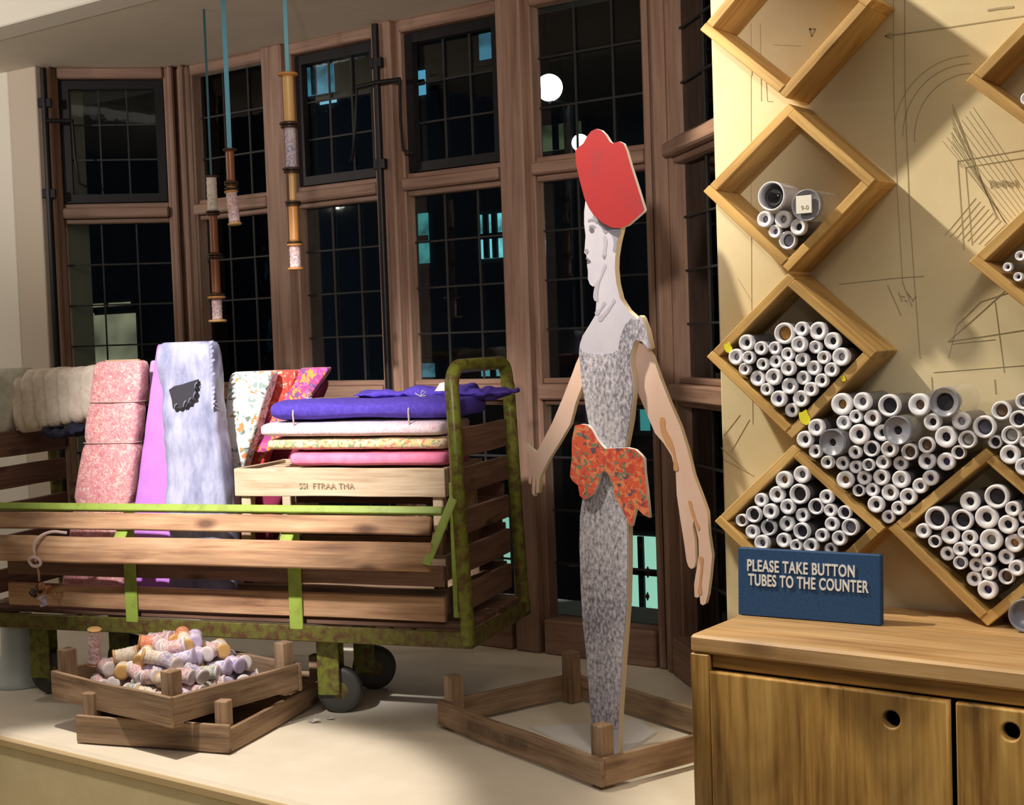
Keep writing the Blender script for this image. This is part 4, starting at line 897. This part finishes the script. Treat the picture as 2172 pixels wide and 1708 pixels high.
# rumpled fold of the felt and the white ticket
bm = soft_prism([Vector((0, 0, 0)), Vector((0.30, 0.02, 0.004))], (.05, .055), (.010, .012), amp=.012, fs=14, U=UY, V=UZV, power=2.6, seed=7)
link('felt_fold', mesh_from(bm, 'felt_fold', indigo, True), ib, Matrix.Translation((0.17, 0.05, .030)))
bm = soft_prism([Vector((0, 0, 0)), Vector((0.17, 0.0, 0.004))], (.055, .05), (.013, .010), amp=.013, fs=16, U=UY, V=UZV, power=2.6, seed=17)
link('felt_fold', mesh_from(bm, 'felt_fold', indigo, True), ib, Matrix.Translation((0.41, 0.06, .026)))
tk = plate('paper_ticket', [[(-.024, -.010), (.020, -.010), (.026, .006), (.004, .016), (-.014, .012)]], 0.001, M['white'], None, None)
p = TW_(-0.098, 0.128, 1.386); tk.location = p; tk.rotation_euler = (R(-35), 0, R(TA + 10)); tag(tk, 'white paper ticket on top of the indigo felt', 'ticket')
# small crate behind the hoop, right
tc4 = TW_(-0.16, 0.34, 1.20)
# cream fleece over the left end
fb = bolt('cream fleece bolt lying across the left end of the trolley', (-1.375, 0.205, 1.367), (-1.118, 0.215, 1.392), (.058, .050), (.086, .074), fluffy, U=UY, V=UZV, amp=.006, fs=11, power=3.6,
          pinch=((.12, .10), (.27, .08), (.40, .07), (.55, .10), (.68, .07), (.82, .10)))
bm = soft_prism([Vector((0, 0, 0)), Vector((.13, 0, 0.005))], (.03, .03), (.014, .012), amp=.016, fs=22, U=UY, V=UZV, power=2.6, seed=5)
link('navy_lining', mesh_from(bm, 'navy_lining', navyc, True), fb, Matrix.Translation((0.085, -0.02, -.082)))
bolt('pale folded fleece at the far left edge', (-1.47, 0.17, 1.28), (-1.395, 0.19, 1.462), (.075, .06), (.035, .030), fluffy2)
bolt('small bundle of patterned cloth beside the cream fleece', (-1.135, 0.245, 1.24), (-1.105, 0.25, 1.40), (.028, .024), (.02, .02), olive)
# knotted cord with bobbins hanging over the flap
hc = thing('hanging_cord', 'knotted pale cord hanging over the front flap at the left', 'cord', tuple(TW_(-1.10, -0.10, 1.06)), R(TA))
cordm = plain('pale_cord', (0.56, 0.42, 0.40), 0.8)
tube('cord', [(0.045, 0.045, -.010), (0.010, 0.02, -.006), (-0.012, -0.002, -.025), (-0.016, -.004, -.06), (-.012, -.004, -.075)], 0.004, cordm, hc, spline='BEZIER')
tube('knot', [(-.034, -.006, -.072), (-.014, -.010, -.064), (.002, -.006, -.078), (-.018, -.008, -.086), (-.034, -.006, -.072)], 0.004, cordm, hc, spline='BEZIER')
tube('cord', [(-.012, -.004, -.078), (-.008, -.003, -.105), (-.010, .0, -.125)], 0.0028, plain('brown_cord', (0.30, 0.18, 0.12), 0.8), hc, spline='BEZIER')
for k, (dx, dz, m_) in enumerate(((-.018, -.150, wd_), (.006, -.142, wr_), (-.004, -.175, spm['blue']))):
    bm = lathe([(.006, -.013), (.012, -.012), (.012, -.008), (.007, -.006), (.007, .006), (.012, .008), (.012, .012), (.006, .013)], 14)
    link('bobbin', mesh_from(bm, 'bobbin', m_, True), hc, Matrix.Translation((dx, -.004 + .004 * k, dz)) @ Matrix.Rotation(R(60 + 50 * k), 4, 'Y'))

# pale flared stand at the far left under the trolley
p = onZ(22, 1462, LZ)
fs_ = link('flared_stand', mesh_from(lathe([(.075, 0), (.077, .004), (.068, .014), (.054, .045), (.045, .09), (.043, .15), (.043, .188)], 36), 'flared_stand', plain('pale_enamel', (0.60, 0.66, 0.64), 0.35), True), None, Matrix.Translation((p.x - .03, p.y + .05, LZ + .0005)))
tag(fs_, 'pale flared round stand under the left end of the trolley', 'stand')
# paper scraps on the ledge
for (x, y, s, lab) in ((668, 1533, .018, 'larger pale paper scrap on the ledge by the trolley wheel'), (702, 1527, .012, 'small pale paper scrap on the ledge, right of the larger scrap')):
    q = onZ(x, y, LZ); bm = bmesh.new(); v = [bm.verts.new((s * a, s * b, .001 + c * s)) for a, b, c in ((-1, -.4, 0), (.2, -.6, .1), (1, .1, .45), (.3, .6, .2), (-.6, .4, .3))]; bm.faces.new(v)
    bmesh.ops.solidify(bm, geom=list(bm.faces), thickness=0.0008)
    o = link('paper_scrap', mesh_from(bm, 'paper_scrap', M['white']), None, Matrix.Translation((q.x, q.y, LZ + .001))); tag(o, lab, 'paper scrap')

# ================================================================== CUT-OUT FIGURE
YC = 2.470
def cut(pts, Y=YC): return [(onY(x, y, Y).x, onY(x, y, Y).z) for x, y in pts]
base_c = onY(1288, 1604, YC)
fig = thing('cutout_figure', 'flat printed cut-out woman in a grey dress and red hat', 'cut-out figure', (base_c.x, YC, LZ + .0005))
def shift(pts): return [(x - base_c.x, z - LZ - .0005) for x, z in pts]
skin = mottled('grey_printed_skin', (0.45, 0.44, 0.54), (0.50, 0.49, 0.58), 5, 0.7, bump=0.0)
m, t_, b_ = _mat('grey_speckled_dress'); v = coords(t_, (1, 1, .55), rnd=False)
n1 = N(t_, 'ShaderNodeTexNoise', Scale=150.0, Detail=4.0, Roughness=0.7, Distortion=0.0); t_.links.new(v, n1.inputs['Vector'])
n2 = N(t_, 'ShaderNodeTexNoise', Scale=9.0, Detail=2.0); t_.links.new(v, n2.inputs['Vector'])
mm = N(t_, 'ShaderNodeMix', data_type='FLOAT'); mm.inputs[0].default_value = 0.30; t_.links.new(n1.outputs[0], mm.inputs[2]); t_.links.new(n2.outputs[0], mm.inputs[3])
t_.links.new(ramp(t_, mm.outputs[0], [(0.40, (0.13, 0.125, 0.17)), (0.48, (0.33, 0.32, 0.39)), (0.58, (0.60, 0.58, 0.66))]), b_.inputs['Base Color']); b_.inputs['Roughness'].default_value = 0.75
dress = m
peach = mottled('peach_print', (0.72, 0.50, 0.42), (0.76, 0.57, 0.50), 6, 0.7, bump=0, stretch=(1, 1, .4))
peach_dk = plain('tan_print', (0.58, 0.30, 0.15), 0.7)
redm = mottled('red_print_board', (0.31, 0.008, 0.012), (0.24, 0.012, 0.024), 16, 0.65, bump=0, lo=.5, hi=.7)
bowm = cloth('orange_red_bow_print', [(0, (0.66, 0.09, 0.035)), (.42, (0.72, 0.22, 0.09)), (.62, (0.55, 0.05, 0.03)), (.76, (0.14, 0.20, 0.13)), (.86, (0.10, 0.07, 0.12)), (.92, (.6, .2, .1))], 120, 0.7)
ink = plain('dark_grey_print', (0.11, 0.105, 0.13), 0.7); ink2 = plain('mid_grey_print', (0.25, 0.24, 0.30), 0.7); ink3 = plain('light_grey_print', (0.37, 0.36, 0.44), 0.7)
body = [(1242, 424), (1239, 450), (1239, 475), (1242, 500), (1240, 530), (1239, 536), (1244, 541), (1244, 550), (1247, 556), (1245, 562), (1247, 575), (1247, 592), (1251, 603), (1257, 608), (1263, 606), (1265, 612), (1265, 640), (1263, 668), (1250, 690), (1236, 712), (1230, 730), (1228, 750),
        (1230, 775), (1232, 799), (1238, 835), (1243, 869), (1248, 897), (1262, 930), (1268, 955), (1262, 985), (1248, 1020), (1236, 1055), (1230, 1096), (1229, 1159), (1232, 1254), (1236, 1320), (1242, 1375), (1253, 1516), (1257, 1560), (1262, 1603),
        (1311, 1603), (1313, 1540), (1314, 1516), (1321, 1406), (1331, 1281), (1333, 1200), (1333, 1112), (1330, 1060), (1322, 1000), (1322, 975), (1328, 944), (1338, 890), (1344, 827), (1342, 796), (1337, 775), (1338, 753), (1348, 722), (1362, 726), (1375, 742), (1380, 738), (1372, 700), (1362, 674), (1357, 669), (1352, 677), (1331, 658), (1315, 633), (1307, 601), (1304, 570), (1305, 544), (1310, 513), (1318, 481), (1320, 450), (1300, 420), (1270, 410)]
plate('body_board', [shift(cut(body))], 0.018, [skin, M['edgewood']], fig)
dr = [(1231, 738), (1238, 747), (1262, 752), (1300, 750), (1312, 742), (1316, 715), (1326, 690), (1340, 675), (1352, 679), (1362, 676), (1372, 704), (1378, 738), (1374, 740), (1362, 724), (1348, 720), (1336, 753), (1335, 775), (1340, 796), (1342, 827), (1336, 890), (1326, 944), (1320, 975), (1320, 1000), (1328, 1060), (1331, 1112), (1331, 1200), (1329, 1281), (1319, 1406), (1312, 1516), (1311, 1545), (1256, 1545), (1254, 1516), (1243, 1375), (1237, 1320), (1233, 1254), (1230, 1159), (1231, 1096), (1237, 1055), (1249, 1020), (1263, 985), (1269, 955), (1263, 930), (1249, 897), (1244, 869), (1239, 835), (1233, 799), (1231, 775), (1229, 750)]
F1 = Matrix.Translation((0, -0.0012, 0))
plate('dress', [shift(cut(dr))], 0.0011, dress, fig, F1)
# face: brow, eye, nostril, lips, ear, hair, neck and collar shading of the print
def prn(nm, pts, mat, y=-0.0008, sm=True): return plate(nm, [shift(cut(pts))], 0.0007, mat, fig, Matrix.Translation((0, y, 0)), smoothcurve=sm)
prn('hair', [(1258, 458), (1266, 470), (1276, 484), (1284, 496), (1290, 492), (1298, 500), (1302, 515), (1303, 535), (1309, 513), (1316, 486), (1300, 478), (1280, 464)], ink2)
prn('hair', [(1268, 470), (1276, 480), (1286, 488), (1298, 487), (1304, 484), (1288, 478)], ink, -.0016)
prn('eyebrow', [(1247, 470), (1253, 464), (1261, 466), (1266, 474), (1260, 470), (1253, 469)], ink2)
prn('eye', [(1250, 487), (1255, 483), (1260, 486), (1259, 492), (1254, 494), (1251, 491)], ink); prn('eyelid', [(1249, 482), (1256, 477), (1263, 483), (1256, 481)], ink2)
prn('nose_shadow', [(1241, 530), (1245, 528), (1248, 534), (1244, 538)], ink2); prn('lips', [(1243, 548), (1250, 551), (1253, 555), (1249, 558), (1245, 558), (1246, 553)], ink)
prn('ear', [(1282, 500), (1287, 506), (1286, 530), (1283, 545), (1279, 540), (1281, 520)], ink3); prn('ear_drop', [(1279, 541), (1282, 541), (1283, 547), (1280, 548)], ink2, -.0016)
prn('jaw_shadow', [(1263, 603), (1272, 590), (1280, 565), (1284, 560), (1280, 580), (1272, 600), (1268, 625), (1266, 640)], ink3)
prn('collar_line', [(1268, 676), (1280, 665), (1296, 645), (1304, 634), (1297, 652), (1283, 672), (1272, 682)], ink3); prn('collar_line', [(1262, 664), (1272, 655), (1283, 640), (1275, 658), (1266, 669)], ink3)
# hat
hat = [(1219, 320), (1221, 348), (1228, 380), (1239, 421), (1248, 441), (1258, 456), (1277, 473), (1296, 483), (1315, 484), (1331, 478), (1347, 464), (1364, 449), (1366, 444), (1353, 402), (1337, 352), (1328, 320), (1321, 304), (1312, 300), (1299, 304), (1293, 301), (1283, 285), (1274, 276), (1264, 273), (1253, 278), (1245, 288), (1236, 304), (1226, 312)]
plate('hat', [shift(cut(hat, YC - .014))], 0.010, [redm, M['white']], fig, Matrix.Translation((0, -0.0125, 0)))
bow = [(1218, 903), (1232, 900), (1245, 902), (1254, 911), (1267, 935), (1282, 952), (1301, 951), (1330, 950), (1346, 954), (1358, 965), (1365, 974), (1366, 1001), (1371, 1039), (1377, 1099), (1364, 1093), (1349, 1077), (1344, 1096), (1339, 1117), (1332, 1110), (1320, 1080), (1305, 1058), (1298, 1030), (1293, 1012), (1284, 1000), (1274, 1001), (1267, 1027), (1257, 1049), (1238, 1060), (1229, 1052), (1225, 1030), (1213, 1020), (1208, 1010), (1212, 970), (1212, 935)]
plate('bow', [shift(cut(bow, YC - .014))], 0.010, [bowm, M['white']], fig, Matrix.Translation((0, -0.0125, 0)))
armL = [(1231, 752), (1222, 772), (1216, 789), (1194, 845), (1172, 897), (1152, 935), (1138, 960), (1126, 951), (1112, 937), (1109, 941), (1119, 958), (1127, 976), (1122, 998), (1122, 1024), (1126, 1028), (1130, 1008), (1129, 1046), (1134, 1053), (1138, 1014), (1138, 1044), (1143, 1046), (1146, 1014), (1152, 1000), (1166, 972), (1184, 944), (1210, 900), (1222, 853), (1238, 812), (1240, 780)]
plate('arm', [shift(cut(armL, YC + .021))], 0.012, [peach, M['edgewood']], fig, Matrix.Translation((0, 0.0195, 0)))
armR = [(1338, 745), (1347, 725), (1369, 732), (1385, 756), (1400, 800), (1421, 853), (1444, 906), (1459, 954), (1472, 1008), (1491, 1058), (1501, 1087), (1504, 1134), (1511, 1178), (1507, 1223), (1502, 1261), (1497, 1280), (1491, 1284), (1486, 1280), (1485, 1262), (1480, 1268), (1474, 1266), (1473, 1240), (1476, 1220), (1483, 1178), (1482, 1144), (1477, 1120), (1472, 1104), (1470, 1118), (1474, 1144), (1476, 1191), (1473, 1203), (1467, 1207), (1461, 1202), (1457, 1190), (1452, 1153), (1444, 1103), (1436, 1049), (1434, 1001), (1425, 967), (1409, 941), (1390, 919), (1376, 886), (1363, 855), (1346, 812), (1341, 785)]
plate('arm', [shift(cut(armR, YC + .021))], 0.012, [peach, M['edgewood']], fig, Matrix.Translation((0, 0.0195, 0)))
def prn2(pts): return plate('arm_crease', [shift(cut(pts, YC + .019))], 0.0007, peach_dk, fig, Matrix.Translation((0, .0186, 0)), smoothcurve=True)
prn2([(1405, 885), (1412, 910), (1425, 935), (1432, 965), (1434, 1000), (1428, 968), (1412, 940), (1400, 905)]); prn2([(1462, 1062), (1470, 1080), (1476, 1100), (1482, 1125), (1478, 1118), (1469, 1098), (1463, 1078)])
prn2([(1487, 1180), (1490, 1205), (1487, 1235), (1484, 1262), (1483, 1235), (1486, 1205)])
# foot plate
fp = [onZ(x, y, LZ + .006) for x, y in ((1127, 1543), (1352, 1527), (1392, 1552), (1318, 1602), (1262, 1602))]
bm = bmesh.new(); vv = [bm.verts.new((q.x - base_c.x, q.y - YC, 0.0)) for q in fp]; f = bm.faces.new(vv); r_ = bmesh.ops.extrude_face_region(bm, geom=[f])
for g_ in r_['geom']:
    if isinstance(g_, bmesh.types.BMVert): g_.co.z += 0.006
link('foot_plate', mesh_from(bm, 'foot_plate', M['white']), fig)
# bevel tiny edges is left out on purpose: cut board edges are square
bpy.context.view_layer.update()
